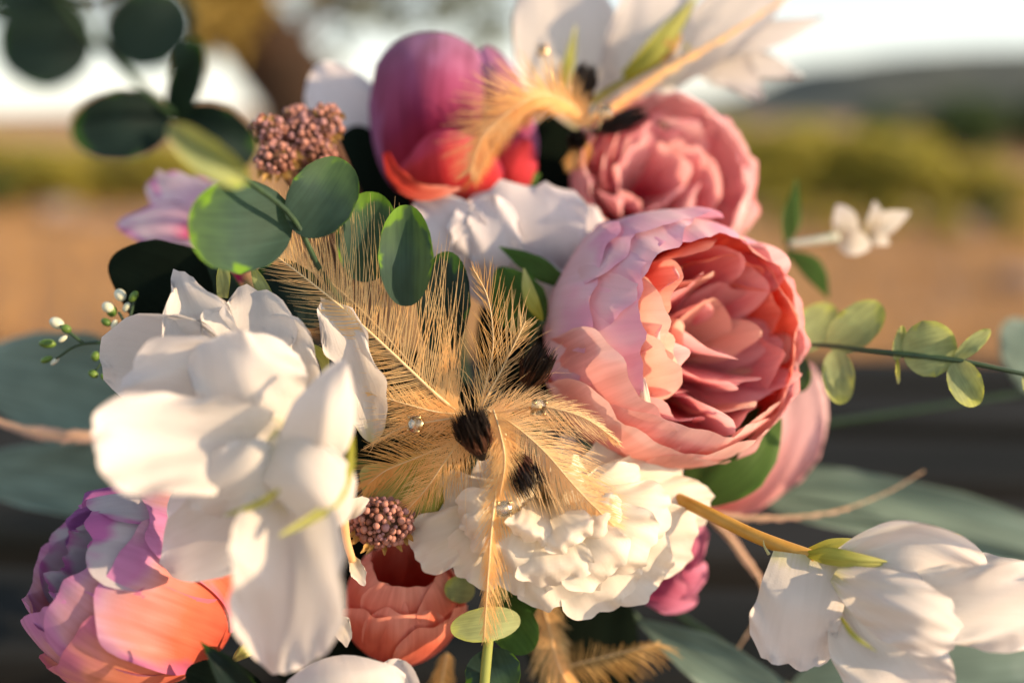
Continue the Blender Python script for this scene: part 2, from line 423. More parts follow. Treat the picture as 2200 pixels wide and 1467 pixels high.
M['berry'] = simple_mat('dusty_brown_berry', (.36, .16, .12), (.44, .22, .19), 500, .55, tl=.0)
M['berryp'] = simple_mat('dusty_mauve_berry', (.30, .15, .16), (.38, .21, .22), 500, .6)
M['berryd'] = simple_mat('dark_brown_berry', (.18, .07, .05), (.26, .11, .08), 500, .6)
M['bract'] = simple_mat('golden_bract', (.40, .22, .05), (.50, .32, .10), 400, .6, tl=.25)
M['brown'] = simple_mat('brown_twig', (.06, .03, .02), (.10, .05, .03), 300, .8)
M['barb'] = simple_mat('golden_feather_barb', (.97, .64, .28), (.98, .74, .38), 90, .5, tl=.55, bump=0)
M['barbpale'] = simple_mat('cream_feather_barb', (.96, .68, .36), (.97, .76, .46), 90, .5, tl=.55, bump=0)
M['barbdark'] = simple_mat('tawny_feather_barb', (.72, .40, .11), (.85, .54, .20), 90, .55, tl=.35, bump=0)
M['barbpink'] = simple_mat('blush_feather_barb', (.66, .44, .34), (.72, .52, .42), 90, .6, tl=.35, bump=0)
M['shaft'] = simple_mat('feather_quill', (.80, .60, .32), (.84, .68, .42), 200, .35, tl=.2)
M['black'] = simple_mat('black_feather_bristle', (.005, .003, .004), (.010, .006, .006), 400, .6, bump=0)
M['tuftbrown'] = simple_mat('brown_feather_bristle', (.055, .018, .010), (.10, .04, .022), 400, .6, bump=0)
M['gold'] = simple_mat('gold_prong_metal', (.72, .50, .24), (.80, .58, .32), 300, .22, metal=1, bump=0)
def glass(name):
    m, nt = newmat(name)
    g = N(nt, 'ShaderNodeBsdfPrincipled', Roughness=.01, IOR=1.9)
    g.inputs['Base Color'].default_value = (.97, .97, .98, 1); g.inputs['Transmission Weight'].default_value = 1.0
    g.inputs['Coat Weight'].default_value = .3
    out = nt.nodes.new('ShaderNodeOutputMaterial'); nt.links.new(g.outputs[0], out.inputs[0]); return m
M['gem'] = glass('clear_rhinestone')

# ------------------------------------------------------------------ the setting: ground, hills, bushes, tree
def ground_mat():
    m, nt = newmat('dry_grass_earth')
    tc = nt.nodes.new('ShaderNodeTexCoord')
    n1 = N(nt, 'ShaderNodeTexNoise', Scale=.55, Detail=6.0); nt.links.new(tc.outputs['Object'], n1.inputs['Vector'])
    n2 = N(nt, 'ShaderNodeTexNoise', Scale=6.0, Detail=6.0); nt.links.new(tc.outputs['Object'], n2.inputs['Vector'])
    c = mixc(nt, maprange(nt, n1.outputs[0], .35, .65), (.50, .27, .10), (.24, .12, .06))
    c = mixc(nt, maprange(nt, n2.outputs[0], .35, .75), c, (.40, .25, .12))
    pb = N(nt, 'ShaderNodeBsdfPrincipled', Roughness=.95)
    nt.links.new(c, pb.inputs['Base Color'])
    bp = N(nt, 'ShaderNodeBump', Strength=.8, Distance=.08); nt.links.new(n2.outputs[0], bp.inputs['Height']); nt.links.new(bp.outputs[0], pb.inputs['Normal'])
    out = nt.nodes.new('ShaderNodeOutputMaterial'); nt.links.new(pb.outputs[0], out.inputs[0]); return m
M['ground'] = ground_mat()
M['hill'] = simple_mat('haze_tinted_hillside', (.045, .062, .060), (.065, .080, .068), .06, .95, bump=.6, dist=3)  # bluish grey of distance haze mixed into the hillside colour
M['hillfar'] = simple_mat('far_wooded_ridge', (.07, .085, .085), (.09, .10, .09), .05, .95, bump=.4, dist=3)
M['bushgold'] = simple_mat('golden_green_bush_leaf', (.36, .35, .06), (.48, .42, .08), 3, .6, tl=.45, bump=0)
M['bushgreen'] = simple_mat('dark_bush_leaf', (.04, .08, .02), (.07, .12, .03), 3, .6, tl=.3, bump=0)
M['treeleaf'] = simple_mat('olive_tree_leaf', (.24, .17, .03), (.34, .24, .05), 3, .6, tl=.35, bump=0)
M['treegrey'] = simple_mat('grey_green_tree_leaf', (.13, .17, .13), (.19, .22, .16), 3, .6, tl=.35, bump=0)
M['bark'] = simple_mat('brown_tree_bark', (.018, .009, .004), (.04, .019, .008), 9, .9, bump=.8, dist=.03)
M['rock'] = simple_mat('brown_grey_rock', (.20, .15, .13), (.28, .24, .24), 3, .9, bump=.8, dist=.05)
M['straw'] = simple_mat('dry_grass_blade', (.55, .33, .12), (.42, .24, .09), 2, .8, tl=.25, bump=0)

rng = np.random.RandomState(5)
# ground sheet with slight relief beyond the table
n = 90
gx = np.sign(np.linspace(-1, 1, n)) * np.abs(np.linspace(-1, 1, n)) ** 3 * 1500
gy = np.linspace(0, 1, n) ** 3 * 2600 - 12
GX, GY = np.meshgrid(gx, gy)
GZ = .10 * np.sin(GX * .31 + 1) * np.sin(GY * .22) * np.clip((GY - 6) / 10, 0, 1)
gr = mobj('ground', np.stack([GX.ravel(), GY.ravel(), GZ.ravel()], 1), grid_faces(n, n), M['ground']); gr['kind'] = 'structure'

def hill(name, y0, prof, depth, mat):
    xs = np.linspace(prof[0][0], prof[-1][0], 60); hs = np.interp(xs, [p[0] for p in prof], [p[1] for p in prof])
    hs = hs + wob(xs / (xs[-1] - xs[0]), y0, 4) * hs.max() * .05
    V = []; m = 10
    for j in range(m):
        q = j / (m - 1)
        for x, h in zip(xs, hs): V.append((x, y0 + depth * q, max(h, .0) * math.sin(q * math.pi / 2) - .3 + rng.uniform(-.3, .3) * (j > 0)))
    o = mobj(name, V, grid_faces(60, m), mat); o['kind'] = 'structure'
    return o
# right: a dark wooded hillside climbing out of the frame; beyond it a low far ridge
hill('hill', 150, [(-10, .5), (26, 2.6), (45, 5.5), (56, 9.0), (78, 13), (105, 15), (150, 15), (200, 8)], 70, M['hill'])
hill('far_hill', 520, [(-420, 2), (-220, 3), (-60, 2), (80, 3), (160, 6), (260, 8), (360, 14), (460, 12)], 200, M['hillfar'])

def leaf_cloud(n, rad, size, rs, lobes=6, flat=.8):
    c = rs.normal(size=(lobes, 3)); c /= np.linalg.norm(c, axis=1)[:, None]; c *= np.array(rad) * .55
    V, F = [], []
    for i in range(n):
        k = rs.randint(lobes); d = rs.normal(size=3); d /= np.linalg.norm(d)
        p = c[k] + d * np.array(rad) * .5 * rs.uniform(.5, 1) ** .5
        a = rs.normal(size=3); a /= np.linalg.norm(a); b = np.cross(a, rs.normal(size=3)); b /= np.linalg.norm(b)
        s = size * rs.uniform(.6, 1.3); j = len(V)
        V += [p - a * s, p + b * s * .4, p + a * s, p - b * s * .4]; F.append((j, j + 1, j + 2, j + 3))
    return np.array(V), F

bush_protos = []
for k, mt in enumerate(('bushgold', 'bushgold', 'bushgreen')):
    rs = np.random.RandomState(40 + k)
    V, F = leaf_cloud(1400, (1.0, 1.0, .75), .10, rs); V[:, 2] += .75
    me = bpy.data.meshes.new('foliage'); me.from_pydata(V.tolist(), [], F); me.materials.append(M[mt])
    tv, tf = join([tube_geo([(0, 0, -.2), (.25 * math.cos(g), .25 * math.sin(g), .5), (.5 * math.cos(g), .5 * math.sin(g), 1.0)], [.04, .03, .01], 6) for g in (0, 2.1, 4.2)])
    ms = bpy.data.meshes.new('stem'); ms.from_pydata([tuple(v) for v in tv], [], tf); ms.materials.append(M['bark'])
    bush_protos.append((me, ms))
def gpt(px, py):
    """ground point seen at a pixel"""
    d = Fv + (px - 1100) / FPX * Rv - (py - 733.5) / FPX * Uv
    return cam_loc + d * (CAM_H / -d[2])
def bush(x, y, s, k, label, group):
    o = thing('bush', label, 'bush', loc=(x, y, 0), group=group)
    for me, nm in zip(bush_protos[k], ('foliage', 'stem')):
        c = bpy.data.objects.new(nm, me); col.objects.link(c); c.parent = o
    o.scale = (s * 1.25, s * 1.25, s); o.rotation_euler = (0, 0, rng.uniform(0, 6.28))
    return o
# bushes right of the bouquet (pixel column, distance, size, kind)
def row(spots, name, place, group, cat_words):
    for k, (px, dist, sz, kk) in enumerate(spots):
        bush((px - 1100) / FPX * dist, dist, sz, kk, place[k] if isinstance(place, list) else place, group)
row([(1560, 11.5, .66, 0), (1640, 11, .60, 1), (1720, 11.5, .66, 0), (1810, 11, .60, 1), (1900, 11, .58, 0), (1980, 10.5, .50, 0), (2060, 10.5, .42, 1), (2150, 10.2, .34, 0)], 'bush',
    'golden green bush in the blurred row right of the bouquet', 'golden bushes on the right', '')
row([(1900, 22, .80, 2), (2010, 24, 1.0, 2), (2110, 22, .95, 2), (2200, 23, 1.05, 2), (2280, 22, 1.05, 2)], 'bush', 'dark green bush behind the golden bushes, far right', 'dark bushes far right', '')
row([(-40, 11, .52, 0), (60, 11.5, .50, 1), (150, 11, .48, 0), (240, 11.5, .50, 1), (330, 11.5, .52, 0), (420, 11, .52, 1)], 'bush', 'yellow green bush in the blurred row behind the top left leaves', 'yellow green bushes on the left', '')
row([(1690, 8.8, .20, 0), (1800, 8.4, .17, 1), (1900, 8.6, .20, 0), (2020, 8.2, .18, 1), (2120, 8.6, .20, 2), (2190, 8.0, .16, 0)], 'bush', 'low scrub bush on the brown ground in front of the golden bushes, right', 'low scrub on the right', '')
bush((10 - 1100) / FPX * 10.5, 10.5, .26, 2, 'small dark bush low at the left edge of the picture', None)

# rocks at the foot of the right-hand bushes
def rock(px, py, s, label, group):
    c = gpt(px, py); rs = np.random.RandomState(int(px))
    V, F = ball_geo(np.zeros(3), (1, 1, 1), 10, 7); V = np.array(V)
    V *= (1 + .18 * rs.normal(size=(len(V), 1))); s *= .62; V *= s * np.array([1.3, .9, .6])
    o = mobj('rock', V + np.array([c[0], c[1], s * .25]), F, M['rock'], smooth=False)
    o['label'] = label; o['category'] = 'rock'; o['group'] = group
for px, py, s in [(1660, 470, .22), (1740, 500, .2), (1850, 520, .22), (1960, 480, .25), (2050, 500, .3), (2130, 470, .3), (2190, 620, .2)]:
    rock(px, py, s, 'brown grey rock on the dry ground right of the bouquet', 'rocks on the dry ground')
for px, py, s in [(120, 470, .28), (200, 490, .24), (280, 480, .22)]:
    rock(px, py, s, 'low grey rock on the dry ground left of the bouquet', 'rocks on the left')

# dry grass on the near ground
gv, gf = [], []
for i in range(9000):
    d = rng.uniform(3.0, 15); x = rng.uniform(-.62, .62) * d
    h = rng.uniform(.08, .22); a = rng.uniform(0, 3.14); wd = .008
    lx, ly = rng.normal(size=2) * .05; j = len(gv)
    gv += [(x - wd * math.cos(a), d - wd * math.sin(a), -.02), (x + wd * math.cos(a), d + wd * math.sin(a), -.02), (x + lx, d + ly, h)]
    gf.append((j, j + 1, j + 2))
go = mobj('dry_grass', gv, gf, M['straw'], smooth=False, kind='stuff')
go['label'] = 'short dry golden grass on the open ground'; go['category'] = 'grass'

# the tree at upper left: leaning trunk, limbs, olive gold crown
def fpt(px, py, dist):
    d = Fv + (px - 1100) / FPX * Rv - (py - 733.5) / FPX * Uv
    return cam_loc + d * dist
TD = 3.0
tb = gpt(840, 700); 
troot_p = fpt(760, 420, TD); troot_p[2] = 0
tree = thing('tree', 'leaning brown tree with golden olive leaves behind the bouquet, upper left', 'tree', loc=tuple(troot_p))
trunk_pts = [troot_p + np.array([0, 0, -.2]), fpt(740, 420, TD), fpt(640, 190, TD), fpt(560, 90, TD), fpt(450, -60, TD), fpt(330, -260, TD)]
V, F = tube_geo(trunk_pts, np.array([.16, .14, .13, .12, .10, .05]), 12)
mobj('trunk', V, F, M['bark'], tree)
for pts, r in (([fpt(590, 130, TD), fpt(700, 20, TD + .2), fpt(860, -60, TD + .4), fpt(1050, -130, TD + .5)], [.035, .03, .02, .01]),
               ([fpt(470, -40, TD), fpt(250, 20, TD - .2), fpt(60, 20, TD - .3), fpt(-150, -40, TD - .3)], [.03, .022, .015, .01]),
               ([fpt(560, 90, TD), fpt(520, -80, TD + .3), fpt(600, -260, TD + .3)], [.035, .028, .015])):
    V, F = tube_geo(pts, r, 8); mobj('limb', V, F, M['bark'], tree)
rs = np.random.RandomState(77)
cl = []
def cluster(px, py, d, n, r, mat_list):
    for i in range(n):
        p = fpt(px + rs.normal() * r, py + rs.normal() * r * .8, d + rs.normal() * .15)
        a = rs.normal(size=3); a /= np.linalg.norm(a); b = np.cross(a, rs.normal(size=3)); b /= np.linalg.norm(b)
        s = rs.uniform(.02, .042); j = len(mat_list[0])
        mat_list[0].extend([p - a * s, p + b * s * .35, p + a * s, p - b * s * .35]); mat_list[1].append((j, j + 1, j + 2, j + 3))
gold_l, grey_l = ([], []), ([], [])
for px, py, n_, r in [(455, 30, 110, 40), (520, 10, 60, 30), (430, 90, 50, 30), (450, -60, 150, 60), (330, -90, 120, 70), (560, -70, 100, 50)]:
    cluster(px, py, TD - .1, int(n_ * 2.6), r, gold_l)
for px, py, n_, r in [(760, 10, 90, 45), (850, 40, 80, 40), (960, 20, 90, 45), (1050, 60, 80, 40), (690, -20, 80, 50), (1040, -40, 110, 60), (880, -60, 140, 80), (740, 90, 26, 30),
                      (60, -60, 140, 90), (200, -60, 100, 70), (560, 60, 30, 40), (150, 30, 26, 40), (1000, 130, 30, 30)]:
    cluster(px, py, TD + .3, int(n_ * 1.1), r * .62, grey_l)
mobj('crown', gold_l[0], gold_l[1], M['treeleaf'], tree, smooth=False, kind='stuff')
mobj('crown', grey_l[0], grey_l[1], M['treegrey'], tree, smooth=False, kind='stuff')

# ------------------------------------------------------------------ the dark wooden table the bouquet lies on
M['wood'] = simple_mat('weathered_dark_wood', (.011, .014, .015), (.030, .032, .034), 14, .95, bump=.5, dist=.002, stretch=(.12, 1, 1), spec=.08)
TABLE_Z = CAM_H - .27
table = thing('table', 'dark weathered slatted wooden table under the bouquet', 'table', loc=(0, .80, 0))
yaw = math.radians(-4)
def tbox(name, cx, cy, cz, sx, sy, sz, mat, bev=.004):
    c, s = math.cos(yaw), math.sin(yaw)
    V = []
    for z, i in ((-1, 0), (1 - 2 * bev / sz, 0), (1, 1)):
        for x, y in ((-1, -1), (1, -1), (1, 1), (-1, 1)):
            X = x * (sx / 2 - bev * i); Y = y * (sy / 2 - bev * i)
            X += cx; Y += cy
            V.append((X * c - Y * s, .80 + X * s + Y * c, cz + z * sz / 2))
    F = [(3, 2, 1, 0)]
    for l in (0, 4):
        F += [(l + k, l + (k + 1) % 4, l + 4 + (k + 1) % 4, l + 4 + k) for k in range(4)]
    F.append((8, 9, 10, 11))
    return mobj(name, V, F, mat, table, smooth=False)
yy = -.50
for k in range(6):
    tbox('plank', 0, yy + .05, TABLE_Z - .014, 2.6, .10, .028, M['wood']); yy += .146
for x in (-1.0, 1.0):
    tbox('crossbar', x, -.08, TABLE_Z - .058, .09, .80, .056, M['wood'])
    for y in (-.42, .26): tbox('leg', x, y, (TABLE_Z - .087) / 2, .09, .09, TABLE_Z - .087, M['wood'])

# ------------------------------------------------------------------ the bouquet: helpers for repeated pieces
CORE = (1010, 980, -620)
def stem_to_core(root, p, r=12, mat='stem'):
    p = np.array(p, float); c = np.array(CORE, float)
    mid = p * .55 + c * .45 + np.array([0, 30, -40])
    tube(root, M[mat], [p, mid, c], [r, r, r * .9], n=7)

# ---- large white flower, front left
f = thing('white_flower', 'big white blossom with ruffled petals, blurred close to the lens, front left', 'flower', (560, 960, 60))
S = lambda rows, mat='white', **k: strap(f, M[mat], rows, **k)
S([(540, 860, 60, 40, 40, 0), (400, 800, 30, 110, 110, 30), (300, 775, 0, 125, 120, 40), (215, 770, -10, 110, 115, 20)], scal=.07, ruf=22, rf=1.5, ts=8, tr=.5, label='shaded back petal')
S([(540, 850, 70, 40, 40, 0), (440, 730, 40, 80, 80, 20), (400, 640, 20, 58, 62, 30), (385, 585, 5, 40, 45, 20)], scal=.12, ruf=20, rf=1.5, ts=10, tr=.6)
S([(570, 850, 70, 40, 50, 0), (540, 740, 50, 110, 100, 20), (540, 660, 25, 120, 105, 40), (535, 622, 0, 105, 95, 35)], scal=.05, ruf=24, rf=1.5, ts=14, tr=.45)
S([(640, 860, 40, 30, 30, 0), (645, 790, 60, 50, 40, 10), (610, 720, 50, 60, 50, 15), (570, 690, 30, 40, 40, 0)], ruf=14, rf=2)
S([(800, 950, -15, 25, 22, 0), (795, 880, 0, 45, 38, 15), (775, 800, 5, 52, 40, 30), (738, 720, 0, 46, 48, 25), (690, 645, -10, 34, 40, 10)], scal=.16, ruf=20, rf=1.5, ts=6, tr=.75, br=.1, label='ruffled side petal beside the feathers')
S([(640, 980, 110, 50, 50, 0), (560, 880, 160, 105, 115, -30), (525, 795, 185, 125, 125, -50), (515, 712, 165, 118, 112, -45)], ruf=20, rf=1.5, tr=.74, wrinkle=4, ts=5, scal=.03, nu=25, nv=30)
S([(660, 990, 100, 50, 50, 0), (540, 965, 160, 90, 95, 30), (400, 955, 190, 112, 105, 70, 20), (290, 945, 220, 118, 110, 90, 30), (225, 940, 255, 105, 95, 70, 20), (198, 942, 285, 85, 80, 40, 20)], ruf=22, rf=1.6, tr=.74, scal=.04, curl=1.7, wrinkle=4, ts=6, nu=27, nv=34)
S([(640, 960, 80, 50, 50, 0), (500, 880, 110, 100, 110, 20), (360, 840, 120, 120, 120, 20), (265, 830, 120, 100, 100, 10)], ruf=22, rf=1.8, tr=.74, scal=.05, wrinkle=4, ts=8, nu=27, nv=30)
S([(620, 1010, 170, 40, 40, 0), (560, 1020, 215, 80, 80, -20), (470, 1040, 210, 80, 75, -20), (400, 1075, 180, 50, 50, -10)], ruf=16, rf=1.5, tr=.72, wrinkle=4, ts=5)
S([(620, 1050, 160, 40, 40, 0), (680, 950, 230, 85, 70, -40), (710, 870, 240, 80, 64, -50), (738, 772, 200, 40, 30, -20)], tr=.35, ruf=8, rf=.9, wrinkle=3)
S([(560, 960, 170, 50, 50, 0), (620, 1010, 240, 90, 60, -20), (700, 1080, 250, 100, 70, -50), (745, 1120, 190, 60, 50, -40)], tr=.5, ruf=6)
S([(600, 1010, 170, 50, 60, 0), (620, 1130, 200, 105, 120, 60), (625, 1260, 215, 118, 132, 80), (610, 1370, 190, 108, 115, 60), (595, 1445, 170, 80, 84, 30)], tr=.74, ruf=20, rf=1.6, scal=.04, curl=1.25, wrinkle=4, ts=5, nu=25, nv=34, label='long hanging front petal')
S([(620, 1040, 150, 50, 50, 0), (520, 1110, 150, 80, 90, 10), (430, 1170, 110, 95, 100, 20), (350, 1210, 60, 85, 85, 10)], tr=.5, ruf=16, rf=1.5, scal=.06, ts=8)
S([(600, 1040, 120, 50, 50, 0), (480, 1080, 90, 70, 80, 10), (360, 1110, 40, 60, 80, 20)], tr=.5, ruf=12, rf=1.5, scal=.06)
S([(600, 960, 90, 60, 60, 0), (560, 1040, 150, 110, 110, 0), (510, 1090, 160, 110, 110, 0)], tr=.5, ruf=6)
S([(756, 935, 190, 6, 6, 0), (748, 1010, 215, 12, 10, 0), (715, 1080, 240, 13, 11, 0), (600, 1152, 262, 8, 8, 0)], 'sepal', name='sepal', tr=.7)
S([(600, 1052, 250, 4, 4, 0), (560, 1080, 245, 8, 8, 0), (480, 1108, 210, 4, 4, 0)], 'sepal', name='sepal', tr=.6)
S([(640, 735, 10, 5, 5, 0), (690, 765, 5, 14, 10, 0), (700, 820, 10, 6, 6, 0)], 'sepal', name='sepal', tr=.6)
S([(725, 1110, 20, 8, 8, 0), (755, 1095, 30, 20, 20, 6), (790, 1072, 25, 22, 18, 6)], 'cream', name='anther', tr=.4, ts=5, rf=1.5)
tube(f, M['barbpale'], [(738, 1105, 15), (745, 1160, 10), (758, 1205, 5)], [10, 9, 8], name='stamen')
S([(756, 1195, 5, 7, 7, 0), (768, 1225, 8, 17, 17, 4), (783, 1258, 2, 10, 10, 0)], 'cream', name='anther', tr=.4, scal=.15, rf=1.5)
S([(715, 1320, 20, 12, 12, 0), (735, 1350, 25, 22, 20, 4), (745, 1390, 10, 9, 9, 0)], 'cream', name='anther', tr=.4, scal=.15, rf=1.5)
S([(560, 1390, -10, 6, 6, 0), (530, 1395, 0, 16, 16, 0), (495, 1425, -10, 5, 5, 0)], 'sepal', name='sepal', tr=.5)
S([(640, 970, 60, 50, 50, 0), (520, 900, 100, 130, 130, 10), (380, 830, 110, 140, 130, 20), (300, 800, 100, 120, 110, 20)], ruf=14, rf=1)
S([(620, 940, 90, 60, 60, 0), (600, 1030, 140, 130, 130, -10), (560, 1110, 150, 130, 120, -10)], ruf=10, rf=1)
stem_to_core(f, (600, 960, 60))

# ---- white to magenta peony, lower left
f = thing('peony', 'lilac white peony with magenta rims and coral heart, lower left corner', 'flower', (470, 1330, -100))
LC, LN = (296, 1258, -60), (-.66, .46, .50)
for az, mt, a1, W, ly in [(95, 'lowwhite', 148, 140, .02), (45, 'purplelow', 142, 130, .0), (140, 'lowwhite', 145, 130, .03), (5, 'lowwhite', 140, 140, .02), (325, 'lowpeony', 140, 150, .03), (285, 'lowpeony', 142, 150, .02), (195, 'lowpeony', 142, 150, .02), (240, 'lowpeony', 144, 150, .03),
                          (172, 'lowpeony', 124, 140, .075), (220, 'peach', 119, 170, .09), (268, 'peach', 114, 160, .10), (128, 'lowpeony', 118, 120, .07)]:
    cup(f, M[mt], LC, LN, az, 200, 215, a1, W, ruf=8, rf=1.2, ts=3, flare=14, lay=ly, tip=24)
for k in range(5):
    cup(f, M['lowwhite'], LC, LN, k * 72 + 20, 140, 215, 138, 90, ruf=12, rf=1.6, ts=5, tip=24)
S([(560, 1390, -60, 6, 6, 0), (530, 1395, 20, 16, 16, 0), (495, 1425, 10, 5, 5, 0)], 'sepal', name='sepal', tr=.5)
stem_to_core(f, (470, 1330, -140))

# ---- coral rose, bottom centre
f = thing('rose', 'coral red rosebud below the brown berries at bottom centre', 'flower', (880, 1400, -260))
RC, RN = (868, 1290, -150), (.12, .82, .50)
for az, a1, W, ly in [(270, 148, 120, .02), (330, 146, 110, .04), (210, 146, 110, .03), (90, 146, 120, .0), (150, 140, 110, .02), (30, 140, 110, .02), (300, 118, 100, .11), (240, 112, 100, .12), (275, 126, 90, .08)]:
    cup(f, M['coral'], RC, RN, az, 128, 135, a1, W, ruf=7, rf=1.3, ts=3, flare=8, lay=ly, tip=26)
stem_to_core(f, (880, 1420, -200), mat='stem')

# ---- white blossom cut by the bottom edge
f = thing('white_flower', 'white blossom cut off by the bottom edge of the picture', 'flower', (760, 1580, 0))
S([(770, 1620, 20, 60, 60, 0), (750, 1530, 90, 150, 140, -30), (730, 1460, 100, 165, 150, -40), (720, 1408, 70, 130, 110, -40)], tr=.4, ruf=10, rf=1.5)
S([(800, 1620, 20, 60, 60, 0), (830, 1530, 60, 80, 80, 0), (860, 1415, 50, 60, 60, 0)], tr=.4, ruf=14, rf=2)
stem_to_core(f, (770, 1600, 0))

# ---- ruffled cream carnation, centre bottom
f = thing('carnation', 'ruffled cream white carnation under the pink peony, centre bottom', 'flower', (1180, 1090, -120))
cen = (1170, 1070, -80)
def cp(tx, ty, tz, wd, hz=30, ruf=10, cup_=-6):
    c = np.array(cen, float); t_ = np.array([tx, ty, tz], float); m1 = c * .6 + t_ * .4 + (0, 0, hz); m2 = c * .2 + t_ * .8 + (0, 0, hz * .9)
    strap(f, M['cream'], [(*c, 18, 18, 0), (*m1, wd * .62, wd * .62, 0), (*m2, wd * .98, wd * .98, cup_), (*t_, wd * 1.02, wd * 1.02, cup_)], tr=.80, ruf=ruf * 1.3, rf=1.8, scal=.02, ts=6, nu=33, nv=26, wrinkle=2.5)
for a in [(885, 1185, -50, 70), (985, 1232, -40, 76), (1090, 1270, -30, 88), (1210, 1305, -30, 96), (1320, 1305, -40, 96), (1420, 1255, -70, 92), (1490, 1180, -110, 84), (1530, 1085, -140, 60), (1470, 1020, -140, 76), (1370, 995, -140, 80), (1270, 980, -140, 78), (1150, 975, -130, 70), (1020, 1005, -90, 72), (930, 1085, -70, 72)]:
    cp(*a)
for a in [(1010, 1170, 0, 64), (1090, 1225, 20, 78), (1200, 1255, 30, 88), (1310, 1240, 20, 88), (1400, 1185, -10, 80), (1440, 1110, -50, 70), (1380, 1050, -70, 66), (1270, 1030, -60, 66), (1060, 1045, -30, 60), (985, 1110, -10, 56)]:
    cp(*a, hz=45)
for a in [(1130, 1160, 35, 60), (1240, 1170, 45, 66), (1330, 1120, 10, 60)]:
    cp(*a, hz=50, ruf=9)
stem_to_core(f, (1175, 1085, -90))

# ---- open pink peony, right of centre
f = thing('peony', 'open pink and coral peony facing the camera, right of centre', 'flower', (1480, 800, -330))
PC, PN = (1440, 724, -185), (.34, .10, .93)
# azimuth in the picture: 0 = left, 90 = up, 180 = right, 270 = down
def pa(deg): return deg
for az, mt, a1, W, ly, fl, lb in [(182, 'cupin', 130, 230, .0, 10, 'glowing right wall of the flower cup'), (126, 'cupin', 130, 200, .01, 8, None), (232, 'cupin', 128, 200, .01, 12, None),
                          (276, 'rimpink', 131, 220, .03, 18, 'ruffled lower rim petal'), (322, 'rimpink', 130, 180, .05, 12, None), (250, 'rimpink', 125, 200, .07, 22, None), (298, 'rimpink', 121, 210, .10, 24, None), (212, 'softpink', 124, 160, .07, 16, None),
                          (84, 'lilac', 135, 200, .01, 6, None), (44, 'lilac', 136, 190, .035, 0, None), (4, 'lilac', 138, 200, .02, -6, 'pale lilac outer petal in shade'), (66, 'lilac', 124, 210, .08, 4, None), (18, 'lilac', 116, 200, .085, 2, None), (160, 'softpink', 126, 160, .05, 14, None)]:
    cup(f, M[mt], PC, PN, az, 284, 286, a1, W * 1.03, ruf=8, rf=2.0, ts=2.2, flare=fl, lay=ly, label=lb, tip=20, spiral=.03, nu=31)
PI_ = (1490, 722, -165)
for az, R, H, a1, W, mt, fl in [(8, 215, 288, 128, 95, 'innercream', 0), (335, 200, 292, 124, 95, 'innercream', 10), (30, 175, 290, 122, 80, 'coralin', 15), (350, 150, 290, 120, 75, 'innercream', 20), (300, 205, 280, 112, 95, 'innerpink', 25), (74, 205, 280, 118, 90, 'coralin', 10), (112, 195, 280, 114, 90, 'coralin', 4), (155, 190, 272, 110, 90, 'coralin', 0),
                          (205, 192, 272, 110, 90, 'innerpink', 4), (252, 205, 275, 110, 95, 'innerpink', 20)]:
    cup(f, M[mt], PI_, PN, az, R, H, a1, W, ruf=9, rf=1.0, ts=4, flare=fl, tip=24, spiral=.10, nu=21, nv=22)
rs = np.random.RandomState(12)
for ring, (R, H, a1, W, cnt, fl) in enumerate([(168, 292, 104, 52, 8, 38), (130, 304, 102, 50, 7, 46), (92, 314, 100, 46, 6, 50), (52, 320, 98, 40, 4, 46), (20, 322, 98, 30, 2, 36)]):
    for k in range(cnt):
        mt = ('innerpink', 'innercream', 'innerpink', 'innerpink')[rs.randint(4)]
        cup(f, M[mt], (1525, 722, -150), PN, k * 360 / cnt + ring * 29 + rs.uniform(-14, 14), R, H, a1 + rs.uniform(-11, 9), W * rs.uniform(.8, 1.25), ruf=9, rf=.8, ts=3.5, flare=fl + rs.uniform(-30, 34), tip=34, spiral=rs.uniform(-.3, .3), nu=19, nv=20)
S([(1395, 905, -60, 6, 8, 0), (1386, 860, -30, 13, 12, -6), (1384, 810, -30, 4, 5, 0)], 'cream', tr=.5)
stem_to_core(f, (1400, 740, -380), 14)

# ---- second pink peony, behind, upper right
f = thing('peony', 'soft focus rose pink peony behind the open peony, upper right', 'flower', (1400, 480, -560))
QC, QN = (1412, 398, -400), (.10, .22, .97)
for k, (az, mt, a1, W, ly) in enumerate([(180, 'softpink', 132, 170, .02), (130, 'softpink', 134, 160, .04), (90, 'softpink', 128, 150, .03), (225, 'softpink', 130, 160, .03), (45, 'rosepink', 128, 150, .01), (0, 'rosepink', 126, 150, .0), (270, 'rosepink', 128, 160, .02), (315, 'rosepink', 126, 150, .01), (155, 'softpink', 112, 150, .10), (200, 'softpink', 108, 150, .12)]):
    cup(f, M[mt], QC, QN, az, 236, 200, a1 - 10, W * 1.05, ruf=12, rf=1.6, ts=4, flare=8, lay=ly, tip=22)
for ring, (R, H, a1, W, cnt) in enumerate([(150, 195, 120, 70, 6), (105, 198, 118, 56, 6), (60, 200, 120, 44, 4)]):
    for k in range(cnt):
        cup(f, M['rosepink' if (k + ring) % 2 else 'softpink'], (1390, 390, -365), QN, k * 360 / cnt + ring * 31, R, H + 15, a1 - 14, W * 1.2, flare=36, ruf=10, rf=1.2, ts=6, tip=24, spiral=.15, nu=15, nv=16)
stem_to_core(f, (1420, 460, -560))

